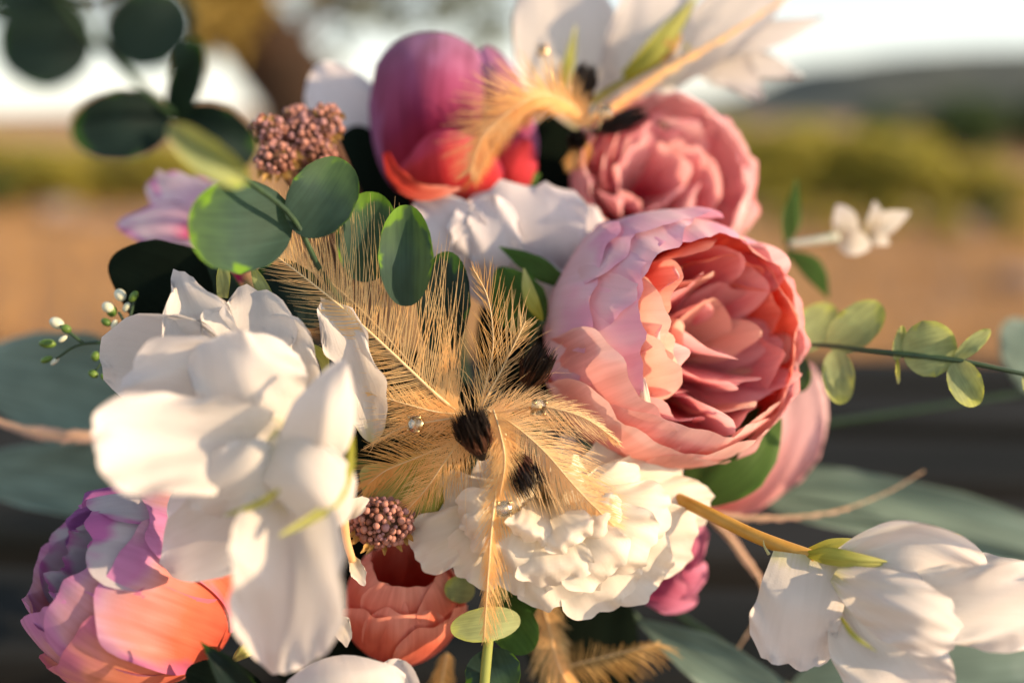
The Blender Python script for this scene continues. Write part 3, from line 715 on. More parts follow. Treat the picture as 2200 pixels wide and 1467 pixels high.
# ---- purple peony bud, top centre
f = thing('peony_bud', 'plump closed purple bud with red base, top centre', 'flower', (960, 430, -430))
S([(960, 440, -430, 40, 40, 0), (930, 350, -320, 110, 110, -60), (925, 230, -270, 135, 135, -110), (935, 130, -300, 135, 130, -110), (940, 70, -370, 125, 120, -80)], 'purple', tr=.58, ruf=5, rf=1.2, label='large purple front petal')
S([(990, 440, -440, 40, 40, 0), (1060, 340, -340, 80, 90, -50), (1070, 240, -330, 90, 80, -80), (1045, 100, -390, 50, 50, -50)], 'purple', tr=.5, ruf=6)
S([(940, 440, -450, 40, 40, 0), (880, 340, -400, 70, 70, -50), (860, 220, -380, 70, 70, -70), (900, 100, -420, 50, 50, -40)], 'purple', tr=.5, ruf=6)
S([(960, 445, -400, 30, 30, 0), (960, 410, -280, 100, 120, -40), (955, 345, -245, 118, 130, -80), (940, 280, -250, 80, 90, -60)], 'budred', tr=.4, ruf=6, label='red lower petal')
S([(1010, 440, -400, 30, 30, 0), (1085, 380, -310, 50, 60, -20), (1135, 300, -320, 40, 45, -20)], 'budred', tr=.66, ruf=6)
S([(830, 328, -260, 6, 8, 0), (846, 378, -235, 22, 14, 0), (900, 418, -225, 24, 14, 0), (990, 405, -230, 8, 8, 0)], 'coral', tr=.7, name='petal', ruf=4)
S([(850, 400, -480, 40, 40, 0), (760, 270, -450, 70, 85, 0), (715, 200, -450, 70, 80, 0), (690, 135, -460, 45, 60, 0)], 'coolwhite', tr=.7, ruf=8, label='pale lilac back petal')
stem_to_core(f, (970, 440, -430), 14, 'darkstem')

# ---- white ruffled flower, centre back
f = thing('white_flower', 'white ruffled blossom in shade between purple bud and open peony', 'flower', (1130, 650, -330))
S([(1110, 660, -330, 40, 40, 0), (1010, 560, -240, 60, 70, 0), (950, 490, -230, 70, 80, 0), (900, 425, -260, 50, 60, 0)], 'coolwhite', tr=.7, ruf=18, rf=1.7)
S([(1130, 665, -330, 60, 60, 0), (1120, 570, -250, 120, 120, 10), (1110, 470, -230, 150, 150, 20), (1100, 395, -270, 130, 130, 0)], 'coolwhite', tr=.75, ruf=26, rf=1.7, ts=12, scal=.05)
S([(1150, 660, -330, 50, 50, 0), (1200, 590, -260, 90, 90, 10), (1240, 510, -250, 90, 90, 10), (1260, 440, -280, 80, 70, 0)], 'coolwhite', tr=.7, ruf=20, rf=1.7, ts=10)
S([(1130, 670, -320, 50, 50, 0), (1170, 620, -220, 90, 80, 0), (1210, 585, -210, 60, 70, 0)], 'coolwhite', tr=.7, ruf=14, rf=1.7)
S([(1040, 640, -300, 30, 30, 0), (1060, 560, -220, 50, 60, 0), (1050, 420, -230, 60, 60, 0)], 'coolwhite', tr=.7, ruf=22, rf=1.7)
stem_to_core(f, (1130, 660, -330), mat='darkstem')

# ---- lilac white and magenta flower, left behind the eucalyptus
f = thing('peony', 'lilac white peony with magenta heart behind the eucalyptus, left', 'flower', (500, 580, -450))
S([(500, 590, -430, 40, 40, 0), (390, 500, -340, 60, 70, 0), (250, 485, -350, 30, 40, 0)], 'magwhite', tr=.5, ruf=14, rf=3, ts=6)
S([(500, 580, -430, 40, 40, 0), (410, 470, -360, 70, 80, 0), (330, 375, -380, 60, 60, 0)], 'magwhite', tr=.5, ruf=16, rf=3, ts=8)
S([(520, 580, -440, 40, 40, 0), (460, 460, -390, 70, 70, 0), (430, 370, -410, 60, 60, 0)], 'magwhite', tr=.5, ruf=16, rf=3)
S([(520, 600, -420, 40, 40, 0), (440, 560, -330, 45, 50, 0), (350, 530, -340, 30, 30, 0)], 'magwhite', tr=.5, ruf=10, rf=3)
stem_to_core(f, (510, 590, -440), mat='darkstem')

# ---- tall white lily-like flower, top right
f = thing('white_flower', 'tall white blossom with long pale petals reaching out of the top edge', 'flower', (1290, 270, -520))
S([(1280, 280, -520, 30, 30, 0), (1230, 160, -470, 100, 100, 20), (1210, 40, -460, 120, 120, 20), (1200, -90, -480, 80, 80, 0)], tr=.5, ruf=10, rf=1.2)
S([(1300, 280, -510, 30, 30, 0), (1370, 130, -440, 80, 80, 10), (1410, 30, -420, 90, 90, 10), (1440, -90, -440, 60, 60, 0)], tr=.5, ruf=8)
S([(1400, 200, -540, 20, 20, 0), (1530, 70, -500, 65, 65, 10), (1640, -20, -500, 70, 60, 0), (1730, -110, -510, 40, 40, 0)], tr=.5, ruf=8)
S([(1440, 170, -540, 12, 12, 0), (1570, 100, -520, 26, 26, 0), (1680, 70, -520, 34, 28, 0), (1775, 36, -530, 6, 6, 0)], tr=.4, ruf=8, rf=2, label='pointed petal against the sky')
S([(1460, 130, -580, 20, 20, 0), (1560, 140, -580, 50, 50, 0), (1640, 215, -590, 20, 20, 0)], tr=.4, ruf=8)
S([(1480, 110, -590, 20, 20, 0), (1600, 130, -590, 40, 40, 0), (1725, 165, -600, 10, 10, 0)], tr=.4, ruf=8)
S([(1340, 320, -520, 14, 14, 0), (1400, 250, -480, 36, 40, 0), (1450, 190, -490, 28, 28, 0)], tr=.4, ruf=8)
S([(1340, 165, -420, 10, 10, 0), (1410, 105, -400, 24, 22, 0), (1500, -10, -420, 8, 8, 0)], 'sepal', name='sepal', tr=.6)
S([(1205, 200, -440, 10, 10, 0), (1222, 140, -430, 14, 12, 0), (1238, 55, -430, 4, 4, 0)], 'sepal', name='sepal', tr=.5)
S([(1420, 130, -410, 10, 10, 0), (1440, 100, -400, 16, 16, 0), (1465, 75, -410, 6, 6, 0)], 'bract', name='sepal', tr=.5)
tube(f, M['sepal'], [(1250, 230, -440), (1360, 165, -430), (1480, 100, -440)], [11, 10, 7])
stem_to_core(f, (1290, 285, -520))

# ---- pink petals low right, behind the open peony
f = thing('peony', 'drooping soft pink peony petal below the open peony, right', 'flower', (1500, 1070, -430))
S([(1490, 1080, -420, 40, 40, 0), (1610, 1050, -400, 60, 50, 0), (1690, 960, -390, 75, 70, 0), (1730, 860, -400, 70, 60, 0), (1735, 780, -420, 40, 40, 0)], 'softpink', tr=.6, ruf=16, rf=3)
S([(1480, 1060, -440, 40, 40, 0), (1600, 1000, -440, 60, 60, 0), (1760, 920, -450, 40, 40, 0)], 'softpink', tr=.6, ruf=16, rf=3)
stem_to_core(f, (1490, 1070, -430))
f = thing('rose', 'magenta pink blossom peeping out behind the cream carnation, lower right', 'flower', (1400, 1200, -300))
S([(1380, 1180, -280, 40, 40, 0), (1450, 1180, -220, 60, 60, 0), (1515, 1130, -240, 40, 40, 0)], 'magenta', tr=.5, ruf=14, rf=3)
S([(1380, 1200, -280, 40, 40, 0), (1460, 1230, -220, 60, 60, 0), (1520, 1220, -240, 45, 45, 0)], 'magenta', tr=.5, ruf=14, rf=3)
S([(1360, 1200, -280, 40, 40, 0), (1430, 1270, -210, 60, 50, 0), (1500, 1290, -230, 35, 35, 0)], 'magenta', tr=.5, ruf=14, rf=3)
stem_to_core(f, (1390, 1190, -290))

# ---- white freesia on an ochre stem, bottom right
f = thing('freesia', 'white freesia on an ochre stem hanging into the bottom right corner', 'flower', (1480, 1080, -110))
tube(f, M['goldstem'], [(1380, 1040, -200), (1480, 1082, -90), (1620, 1150, -20), (1750, 1200, 15)], [15, 15, 15, 17], n=12)
S([(1735, 1190, 20, 8, 8, 0), (1780, 1195, 45, 20, 18, -4), (1850, 1205, 60, 16, 14, -4), (1930, 1212, 55, 4, 4, 0)], 'sepal', name='sepal', tr=.6)
S([(1735, 1185, 0, 8, 8, 0), (1790, 1172, 5, 16, 18, 0), (1880, 1165, 0, 6, 6, 0)], 'sepal', name='sepal', tr=.6)
S([(2020, 1165, 0, 10, 10, 0), (2050, 1158, 10, 14, 14, 0), (2085, 1170, 0, 4, 4, 0)], 'sepal', name='sepal', tr=.6)
S([(1735, 1192, 20, 92, 74, 0), (1722, 1290, 60, 92, 96, -10), (1705, 1370, 55, 92, 98, -10), (1690, 1432, 40, 82, 80, 0)], tr=.82, ruf=14, rf=2, ts=8, label='folded lower petal')
tube(f, M['white'], [(1652, 1190, 20), (1642, 1172, 22), (1640, 1160, 24)], [4, 2, .5], name='thread', n=5)
kw = dict(wrinkle=4, nu=27, nv=32)
S([(2000, 1230, 0, 40, 40, 0), (2110, 1250, 30, 60, 70, 0), (2220, 1265, 20, 60, 70, 0), (2300, 1280, 0, 50, 60, 0)], tr=.74, ruf=18, rf=1.6, **kw)
S([(1780, 1215, 5, 20, 20, 0), (1880, 1185, 50, 50, 70, 20), (1975, 1182, 65, 64, 85, 30), (2070, 1230, 50, 66, 66, 20), (2110, 1262, 30, 55, 55, 0)], tr=.74, ruf=18, rf=1.4, ts=6, **kw)
S([(1890, 1280, 40, 40, 40, 0), (2010, 1290, 80, 72, 88, 30), (2130, 1300, 85, 92, 96, 40), (2260, 1300, 60, 95, 95, 20)], tr=.8, ruf=26, rf=2, scal=.03, ts=10, **kw)
S([(1800, 1270, 20, 20, 20, 0), (1860, 1370, 60, 70, 90, 20), (1930, 1450, 90, 108, 120, 30), (1990, 1560, 60, 110, 110, 10)], tr=.74, ruf=20, rf=1.6, ts=8, **kw)
S([(1792, 1232, 40, 22, 22, 0), (1890, 1285, 110, 66, 70, -20), (1985, 1335, 135, 76, 72, -30), (2062, 1378, 105, 60, 60, -20)], tr=.74, ruf=16, rf=1.4, ts=7, **kw)
S([(1806, 1325, 105, 3, 3, 0), (1835, 1365, 135, 6, 6, 0), (1885, 1400, 145, 2, 2, 0)], 'sepal', name='sepal', tr=.6)

# ---- tiny white flowers on a green stalk, right
f = thing('blossom_sprig', 'tiny white blossoms on a leafy green stalk against the field, right', 'flower sprig', (1690, 560, -480))
tube(f, M['stem'], [(1640, 700, -460), (1690, 560, -470), (1710, 400, -470)], [6, 6, 4])
S([(1690, 530, -470, 6, 6, 0), (1700, 470, -465, 20, 20, 0), (1712, 385, -465, 6, 6, 0)], 'leaf', name='leaf', tr=.5)
S([(1690, 540, -460, 6, 6, 0), (1745, 580, -450, 26, 22, 0), (1780, 640, -450, 8, 8, 0)], 'leaf', name='leaf', tr=.5)
tube(f, M['bud'], [(1695, 525, -465), (1750, 518, -460), (1800, 510, -460)], [10, 12, 14], name='flower_tube')
S([(1795, 515, -460, 10, 10, 0), (1815, 480, -450, 30, 30, 0), (1800, 440, -455, 16, 16, 0)], 'cream', tr=.5)
S([(1790, 510, -460, 10, 10, 0), (1830, 520, -445, 30, 30, 0), (1870, 530, -450, 20, 20, 0)], 'cream', tr=.5)
S([(1860, 510, -460, 10, 10, 0), (1880, 470, -450, 16, 18, 0), (1880, 432, -455, 8, 8, 0)], 'cream', tr=.5)
S([(1855, 505, -460, 10, 10, 0), (1900, 480, -450, 26, 26, 0), (1955, 455, -455, 8, 8, 0)], 'cream', tr=.5)
S([(1860, 505, -460, 10, 10, 0), (1885, 510, -450, 18, 18, 0), (1910, 525, -455, 8, 8, 0)], 'cream', tr=.5)

# ---- eucalyptus sprigs
def leaf(f, a, b, wd, mat='euc', z=(0, 0, 0), lift=0, bend=0, **k):
    a = np.array(a, float); b = np.array(b, float); m_ = (a + b) / 2; t_ = (b - a); p_ = np.array([-t_[1], t_[0]]) / np.linalg.norm(t_) * bend
    return strap(f, M[mat], [(*a, z[0], wd * .9, wd * .9, lift), (*(m_ + p_), z[1], wd, wd, lift), (*b, z[2], wd * .9, wd * .9, lift)], tr=.5, br=.48, name='leaf', ruf=3, rf=1, nu=13, nv=24, **k)
f = thing('eucalyptus_sprig', 'eucalyptus sprig of round dark green leaves arching into the top left corner', 'leaf sprig', (700, 720, -120))
tube(f, M['darkstem'], [(820, 760, -260), (700, 600, -20), (626, 465, 60), (515, 375, 160), (375, 250, 330), (208, 92, 560), (110, -60, 680)], [7, 6, 6, 6, 6, 6, 5])
leaf(f, (628, 468), (404, 478), 104, 'euc', (30, 90, 180), 18, -12)
leaf(f, (636, 500), (742, 345), 74, 'euc', (45, 40, 20), 14, 4)
leaf(f, (780, 606), (800, 412), 68, 'euc', (-45, -35, -50), 24)
leaf(f, (872, 658), (872, 440), 60, 'euc', (10, 25, 10), 26)
leaf(f, (945, 760), (962, 540), 58, 'eucshade', (-60, -50, -60), 10)
leaf(f, (700, 690), (560, 570), 60, 'eucshade', (-60, -40, -50), 8)
leaf(f, (368, 255), (152, 285), 78, 'eucshade', (330, 360, 370), 14)
leaf(f, (384, 250), (545, 340), 68, 'eucshade', (325, 330, 300), 14)
leaf(f, (374, 262), (424, 84), 38, 'eucshade', (330, 360, 390), 8)
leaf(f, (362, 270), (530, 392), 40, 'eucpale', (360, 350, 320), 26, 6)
leaf(f, (206, 94), (-14, 100), 112, 'eucshade', (560, 580, 590), 16, 8)
leaf(f, (222, 92), (405, 10), 96, 'eucshade', (555, 550, 540), 16, 10)
leaf(f, (120, -20), (-60, -10), 60, 'eucshade', (650, 660, 670), 10)
leaf(f, (130, -30), (240, -120), 60, 'eucshade', (650, 660, 670), 10)
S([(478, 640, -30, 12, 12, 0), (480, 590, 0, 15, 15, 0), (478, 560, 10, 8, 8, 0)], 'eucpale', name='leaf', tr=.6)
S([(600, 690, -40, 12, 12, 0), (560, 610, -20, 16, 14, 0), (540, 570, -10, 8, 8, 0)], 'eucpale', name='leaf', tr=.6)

f = thing('eucalyptus_sprig', 'thin eucalyptus sprig of small pale green leaves pointing right', 'leaf sprig', (1690, 760, -300))
tube(f, M['darkstem'], [(1600, 780, -340), (1730, 742, -210), (1860, 752, -130), (1950, 762, -100), (2080, 778, -80), (2230, 810, -70)], [5, 5, 6, 7, 6, 5])
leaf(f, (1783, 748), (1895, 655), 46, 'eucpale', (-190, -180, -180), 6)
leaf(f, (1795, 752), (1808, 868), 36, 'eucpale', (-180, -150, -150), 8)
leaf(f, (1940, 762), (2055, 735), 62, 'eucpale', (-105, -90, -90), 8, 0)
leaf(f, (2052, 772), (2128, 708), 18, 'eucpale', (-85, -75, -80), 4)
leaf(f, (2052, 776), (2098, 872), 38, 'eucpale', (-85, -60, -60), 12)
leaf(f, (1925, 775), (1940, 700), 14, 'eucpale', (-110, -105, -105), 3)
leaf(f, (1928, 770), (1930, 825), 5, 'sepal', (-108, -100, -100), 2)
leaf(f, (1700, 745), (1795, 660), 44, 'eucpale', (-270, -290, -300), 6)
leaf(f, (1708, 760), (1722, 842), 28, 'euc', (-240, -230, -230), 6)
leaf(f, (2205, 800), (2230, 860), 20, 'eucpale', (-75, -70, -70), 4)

f = thing('eucalyptus_sprig', 'small eucalyptus sprig with round leaves under the carnation, bottom edge', 'leaf sprig', (1060, 1420, -60))
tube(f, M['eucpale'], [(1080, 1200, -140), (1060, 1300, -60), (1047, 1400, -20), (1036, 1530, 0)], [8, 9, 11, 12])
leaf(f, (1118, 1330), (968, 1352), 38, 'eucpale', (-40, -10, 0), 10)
leaf(f, (1065, 1290), (1140, 1400), 52, 'leaf', (-100, -70, -60), 8)
leaf(f, (1090, 1230), (1130, 1330), 48, 'leaf', (-130, -110, -100), 8)
leaf(f, (1040, 1395), (1080, 1500), 62, 'euc', (-50, -20, -20), 8)
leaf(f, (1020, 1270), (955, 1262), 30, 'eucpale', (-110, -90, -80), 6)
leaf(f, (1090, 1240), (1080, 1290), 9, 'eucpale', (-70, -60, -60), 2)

# ---- single leaves between the flowers
def single(label, rows, mat, **k):
    o = thing('leaf', label, 'leaf', rows[0][:3])
    kw = dict(tr=.5, br=.3, name='blade'); kw.update(k)
    strap(o, M[mat], rows, **kw)
    stem_to_core(o, rows[0][:3], 5, 'darkstem')
    return o
single('black green round leaf behind the front white blossom, left', [(440, 690, -120, 60, 60, 0), (350, 610, -110, 105, 95, 0), (235, 560, -120, 60, 60, 0)], 'darkleaf')
single('dark leaf peeping out behind the blossom below the eucalyptus', [(520, 680, -160, 40, 40, 0), (430, 590, -160, 50, 50, 0), (340, 530, -170, 30, 30, 0)], 'eucshade')
single('dark green leaf under the open pink peony, right', [(1470, 1080, -180, 40, 40, 0), (1580, 980, -170, 85, 85, 0), (1670, 880, -210, 50, 50, 0)], 'leaf')
single('green leaf lying on the shaded white blossom, centre', [(1220, 615, -170, 14, 14, 0), (1150, 570, -160, 26, 22, 0), (1072, 530, -170, 6, 6, 0)], 'leaf')
single('dark olive leaf beside the feather tips, centre', [(1150, 720, -160, 40, 40, 0), (1110, 640, -150, 60, 60, 0), (1070, 575, -160, 30, 30, 0)], 'leaf')
single('ochre curled leaf beside the dark olive leaf, centre', [(1165, 690, -120, 8, 8, 0), (1140, 640, -110, 16, 16, 0), (1125, 575, -120, 6, 6, 0)], 'goldstem' if False else 'sepal')
single('small green leaf between purple bud and rose pink peony', [(1090, 400, -330, 20, 20, 0), (1130, 385, -320, 24, 24, 0), (1160, 375, -330, 10, 10, 0)], 'leaf')
single('pointed dark leaf tip in front of the lower left peony', [(560, 1560, 40, 40, 40, 0), (490, 1440, 110, 34, 30, 20), (428, 1375, 120, 3, 3, 0)], 'eucshade')
single('dark leaf under the lower left peony at the bottom edge', [(560, 1540, 30, 60, 60, 0), (470, 1470, 60, 60, 60, 0), (400, 1440, 50, 40, 40, 0)], 'darkleaf')
single('olive yellow leaf behind the feather cluster and berries', [(960, 1000, -60, 50, 50, 0), (860, 1050, -50, 80, 60, 0), (775, 1010, -40, 40, 40, 0)], 'sepal', scal=.08, rf=4)
single('added near-black filler leaf darkening the gap under the purple bud', [(860, 500, -380, 60, 60, 0), (790, 400, -400, 90, 90, 0), (760, 270, -420, 60, 60, 0)], 'darkleaf')  # this and the following leaves are added to darken gaps and block light
single('added near-black filler leaf darkening the gap between purple bud and rose pink peony', [(1200, 460, -560, 60, 60, 0), (1190, 350, -570, 90, 90, 0), (1200, 240, -580, 60, 60, 0)], 'darkleaf')
single('added near-black filler leaf darkening the gap left of the open peony', [(1180, 860, -280, 60, 60, 0), (1120, 740, -300, 100, 100, 0), (1060, 620, -320, 60, 60, 0)], 'darkleaf')
single('added near-black filler leaf as shade behind the feather cluster', [(960, 1060, -300, 80, 80, 0), (880, 900, -300, 150, 150, 0), (800, 740, -300, 80, 80, 0)], 'darkleaf')
single('added near-black filler leaf as shade behind the berries, low centre', [(900, 1250, -320, 80, 80, 0), (800, 1180, -320, 130, 130, 0), (700, 1080, -320, 80, 80, 0)], 'darkleaf')
single('added near-black filler leaf as shade under the carnation, bottom', [(1200, 1500, -330, 80, 80, 0), (1260, 1380, -330, 130, 130, 0), (1340, 1280, -330, 80, 80, 0)], 'darkleaf')
single('added near-black filler leaf as shade between the coral rose and the hanging white petal', [(760, 1500, -200, 80, 80, 0), (680, 1420, -180, 90, 90, 0), (560, 1380, -180, 50, 50, 0)], 'darkleaf')
single('added near-black filler leaf as shade behind the blossoms, right of the purple bud', [(1320, 520, -620, 80, 80, 0), (1280, 380, -650, 100, 100, 0), (1250, 260, -660, 60, 60, 0)], 'darkleaf')

# ---- velvety silver green leaves spread out below
def ear(label, rows, **k):
    o = thing('velvet_leaf', label, 'leaf', rows[0][:3], 'silver green velvet leaves under the bouquet')
    strap(o, M['ear'], rows, tr=.45, br=.3, name='blade', ruf=10, rf=1.5, **k)
    tube(o, M['darkstem'], [rows[0][:3], tuple((np.array(rows[0][:3]) + np.array(CORE)) / 2 + np.array([0, 20, -30])), CORE], [10, 10, 10], n=6)
ear('broad silver green leaf left of the front white blossom', [(330, 900, -520, 90, 90, 0), (150, 830, -560, 130, 120, 20), (-80, 790, -600, 80, 80, 0)])
ear('dark silver green leaf above the lower left peony, left edge', [(330, 1050, -460, 60, 60, 0), (150, 1030, -500, 80, 80, 20), (-80, 1010, -540, 60, 60, 0)])
ear('long silver green leaf behind the freesia, pointing right', [(1550, 1030, -540, 50, 50, 0), (1850, 1060, -560, 48, 50, 10), (2300, 1180, -560, 70, 70, 0)])
ear('narrow silver green leaf just above the freesia, right', [(1650, 1080, -480, 30, 30, 0), (1900, 1130, -480, 26, 28, 10), (2280, 1230, -480, 24, 24, 0)])
ear('silver green leaf running to the bottom edge, right of the sprig', [(1370, 1330, -330, 14, 14, 0), (1530, 1430, -300, 60, 50, 10), (1760, 1580, -260, 60, 60, 0)])
ear('short silver green leaf standing at the right edge', [(2290, 830, -640, 60, 60, 0), (2220, 760, -640, 70, 70, 10), (2160, 690, -640, 50, 50, 0)])
ear('dark silver green leaf under the freesia, bottom right', [(1700, 1480, -360, 60, 60, 0), (1950, 1470, -340, 120, 120, 10), (2250, 1440, -340, 90, 90, 0)])

# ---- berry clusters
def berries(label, c, rx, ry, rz, r, n, seed, mats, ztop=0):
    f = thing('berry_cluster', label, 'berries', (c[0], c[1], c[2] - rz), 'dusty brown berry clusters')
    rs = np.random.RandomState(seed)
    tube(f, M['brown'], [(c[0] * .6 + CORE[0] * .4, c[1] * .6 + CORE[1] * .4, c[2] - 220), (c[0], c[1], c[2])], [10, 12])
    base = {}
    for mt in mats:
        V, F = ball_geo(np.zeros(3), (1, 1, 1), 10, 7)
        me = bpy.data.meshes.new('berry'); me.from_pydata([tuple(v) for v in V], [], F); me.materials.append(M[mt]); me.polygons.foreach_set('use_smooth', [True] * len(me.polygons)); base[mt] = me
    placed = []
    tries = 0
    rl = np.array(f.location)
    while len(placed) < n and tries < 6000:
        tries += 1
        d = rs.normal(size=3); d /= np.linalg.norm(d)
        if d[2] < -.35: continue
        q = np.array(c) + d * np.array([rx, ry, rz]) * rs.uniform(.86, 1.04)
        rr = r * rs.choice([.55, .7, .85, .95, 1.0, 1.08, 1.18])
        if any(np.linalg.norm(q - p) < (rr + s) * .88 for p, s in placed): continue
        placed.append((q, rr))
        o = bpy.data.objects.new('berry', base[mats[rs.randint(len(mats))]]); col.objects.link(o); o.parent = f
        o.location = wpts(q)[0] - rl; o.scale = [rr * K] * 3
    # dark core and little bracts
    V, F = ball_geo(wpts(c)[0], np.array([rx, rz, ry]) * K * .84, 14, 9); mobj('core', V, F, M['brown'], f)
    for i in range(14):
        a = rs.uniform(0, 6.28); p = np.array(c) + np.array([math.cos(a) * rx, math.sin(a) * ry * .95, rs.uniform(-.2, .5) * rz])
        t_ = p + np.array([math.cos(a) * 10 + rs.normal() * 8, abs(math.sin(a)) * 14 + 8, 8])
        strap(f, M['bract'], [(*p, 4, 4, 0), (*((p + t_) / 2), 6, 6, 4), (*t_, 2, 2, 0)], name='bract', nu=5, nv=8, tr=.4)
    return f
berries('sharp dusty brown berry cluster between white blossom and carnation, low centre', (820, 1122, -30), 66, 52, 50, 8.2, 150, 3, ('berry', 'berryp', 'berry', 'berryd'))
berries('small brown berry tuft right of the sharp berry cluster, against the carnation', (885, 1115, -70), 30, 24, 24, 6.5, 40, 4, ('berry', 'berryp'))
B2 = [(575, 280, -190, 40, 32), (650, 290, -200, 46, 40), (700, 260, -210, 36, 36), (590, 340, -170, 44, 34), (680, 330, -200, 44, 30), (640, 250, -220, 28, 22)]
f2 = None
for k, (x, y, z, a, b) in enumerate(B2):
    g = berries('tmp', (x, y, z), a, b, 34, 8.5, 46, 20 + k, ('berry', 'berry', 'berryp', 'berryd'))
    if f2 is None:
        f2 = g; g['label'] = 'blurred brown berry cluster above the eucalyptus leaves, upper left'
    else:
        off = np.array(g.location) - np.array(f2.location)
        for ch in list(g.children):
            if ch.type == 'MESH' and ch.name.split('.')[0] == 'berry': ch.location = np.array(ch.location) + off
            else: ch.location = off
            ch.parent = f2
        bpy.data.objects.remove(g)

# ---- green bud sprig at left
f = thing('bud_sprig', 'thin green sprig of tiny white buds left of the front blossom', 'bud sprig', (400, 740, -120))
tube(f, M['darkstem'], [(420, 735, -120), (300, 738, -90), (180, 738, -80), (120, 770, -80)], [5, 5, 4, 3])
tube(f, M['darkstem'], [(180, 738, -80), (150, 715, -75), (130, 700, -75)], [4, 4, 4])
tube(f, M['darkstem'], [(320, 738, -90), (275, 700, -80), (255, 670, -75)], [4, 4, 3])
tube(f, M['darkstem'], [(275, 700, -80), (285, 660, -80), (290, 640, -80)], [4, 3, 3])
tube(f, M['darkstem'], [(300, 738, -90), (230, 770, -85), (205, 795, -80)], [4, 3, 3])
def budlet(x, y, z, L, wd, ang, mat):
    a = wdir((math.cos(ang), math.sin(ang), .2)); a /= np.linalg.norm(a)
    b = np.cross(a, Fv); b /= np.linalg.norm(b); c_ = np.cross(a, b)
    V, F = ball_geo(wpts((x, y, z))[0], np.array([wd, wd, L]) * K, 9, 7, np.array([b, c_, a])); mobj('bud', V, F, M[mat], f)
for x, y, L, wd, an, mt in [(122, 694, 17, 13, 2.6, 'bud'), (142, 706, 12, 10, 2.6, 'budgreen'), (102, 738, 19, 11, 3.1, 'budgreen'), (135, 728, 11, 6, 3.8, 'bud'), (100, 772, 14, 8, 3.6, 'budgreen'), (118, 776, 12, 6, 3.9, 'bud'),
                            (232, 660, 14, 13, 2.4, 'bud'), (258, 634, 15, 13, 2.0, 'bud'), (287, 637, 15, 9, .9, 'budgreen'), (272, 660, 13, 8, 1.0, 'bud'), (228, 692, 12, 9, 2.5, 'budgreen'), (246, 698, 13, 8, 1.2, 'bud'), (240, 668, 14, 12, 1.6, 'budgreen'),
                            (205, 765, 12, 10, 1.4, 'budgreen'), (200, 803, 12, 9, 2.5, 'budgreen'), (222, 810, 9, 6, 2.2, 'budgreen')]:
    budlet(x, y, -78 + rng.uniform(-8, 8), L, wd, an, mt)

# ---- feathers
def feather(label, pts, lens, ang=(35, 50), nb=150, wid=1.3, mat='barb', shaft=(2.2, .7), clump=14, curl=.5, zfall=-.15, jitter=.022, seed=1, sides=(1, -1), bow=.0, group='golden feathers'):
    """pts: quill from base to tip in (x, y, z); lens: barb length along the quill as (t, left, right)"""
    rs = np.random.RandomState(seed); nb = int(nb * .66); wid *= 1.02; clump *= .62
    f = thing('feather', label, 'feather', pts[0], group)
    P_ = np.array(pts, float); tc = np.linspace(0, 1, len(P_))
    tt = np.linspace(0, 1, 24); C = cinterp(tc, P_, tt)
    V, F = tube_geo(wpts(C), (shaft[0] + (shaft[1] - shaft[0]) * tt) * K, 6); mobj('quill', V, F, M['shaft'], f)
    L_ = np.array(lens, float)
    V, F = [], []
    for sd_ in sides:
        phase = rs.uniform(0, 1)
        for i in range(nb):
            t = (i + rs.uniform(-.4, .4)) / nb; t = min(max(t, .002), .998)
            if t < L_[0, 0]: continue
            Lb = np.interp(t, L_[:, 0], L_[:, 1 if sd_ > 0 else 2]) * (rs.uniform(.55, 1.1) if rs.rand() < .6 else rs.uniform(.9, 1.1))
            if Lb < 2: continue
            p = cinterp(tc, P_, np.array([t]))[0]; T = cinterp(tc, P_, np.array([min(t + .01, 1)]))[0] - cinterp(tc, P_, np.array([max(t - .01, 0)]))[0]
            T /= np.linalg.norm(T)
            side = np.array([T[1], -T[0], 0.0]); side /= np.linalg.norm(side) + 1e-9; side = side * sd_
            g = (t * nb / clump + phase); cl_ = math.sin(math.floor(g) * 12.9898 + sd_) ; inside = (g - math.floor(g) - .5)
            a0 = math.radians(ang[0] * (1 - t) + ang[1] * t) if False else math.radians(np.interp(t, [0, 1], [ang[1], ang[0]]))
            a = a0 + cl_ * .13 - inside * .30 + rs.normal() * jitter * (4 if rs.rand() < .08 else .8)
            z_ = zfall + cl_ * .12 + rs.normal() * jitter
            q = p.copy(); pts_b = [q.copy()]; m = 6
            for s in range(m):
                d = T * math.cos(a) + side * math.sin(a) + np.array([0, 0, z_])
                q = q + d / np.linalg.norm(d) * Lb / m
                a -= curl * (1.0 / m) * (1 if s > 0 else .3); z_ -= bow / m; a += rs.normal() * jitter * .35
                pts_b.append(q.copy())
            B = np.array(pts_b); ww = wid * np.array([1, 1, .95, .85, .7, .5, .2])
            tg = np.gradient(B, axis=0); nn = np.stack([-tg[:, 1], tg[:, 0], tg[:, 0] * .2], 1); nn /= np.linalg.norm(nn, axis=1)[:, None] + 1e-9
            j = len(V)
            A_ = np.empty((2 * len(B), 3)); A_[0::2] = B + nn * ww[:, None] * .5; A_[1::2] = B - nn * ww[:, None] * .5
            V.extend(A_)
            for s in range(len(B) - 1): F.append((j + 2 * s, j + 2 * s + 1, j + 2 * s + 3, j + 2 * s + 2))
    mobj('vane', wpts(np.array(V)), F, M[mat], f, kind='stuff')
    return f
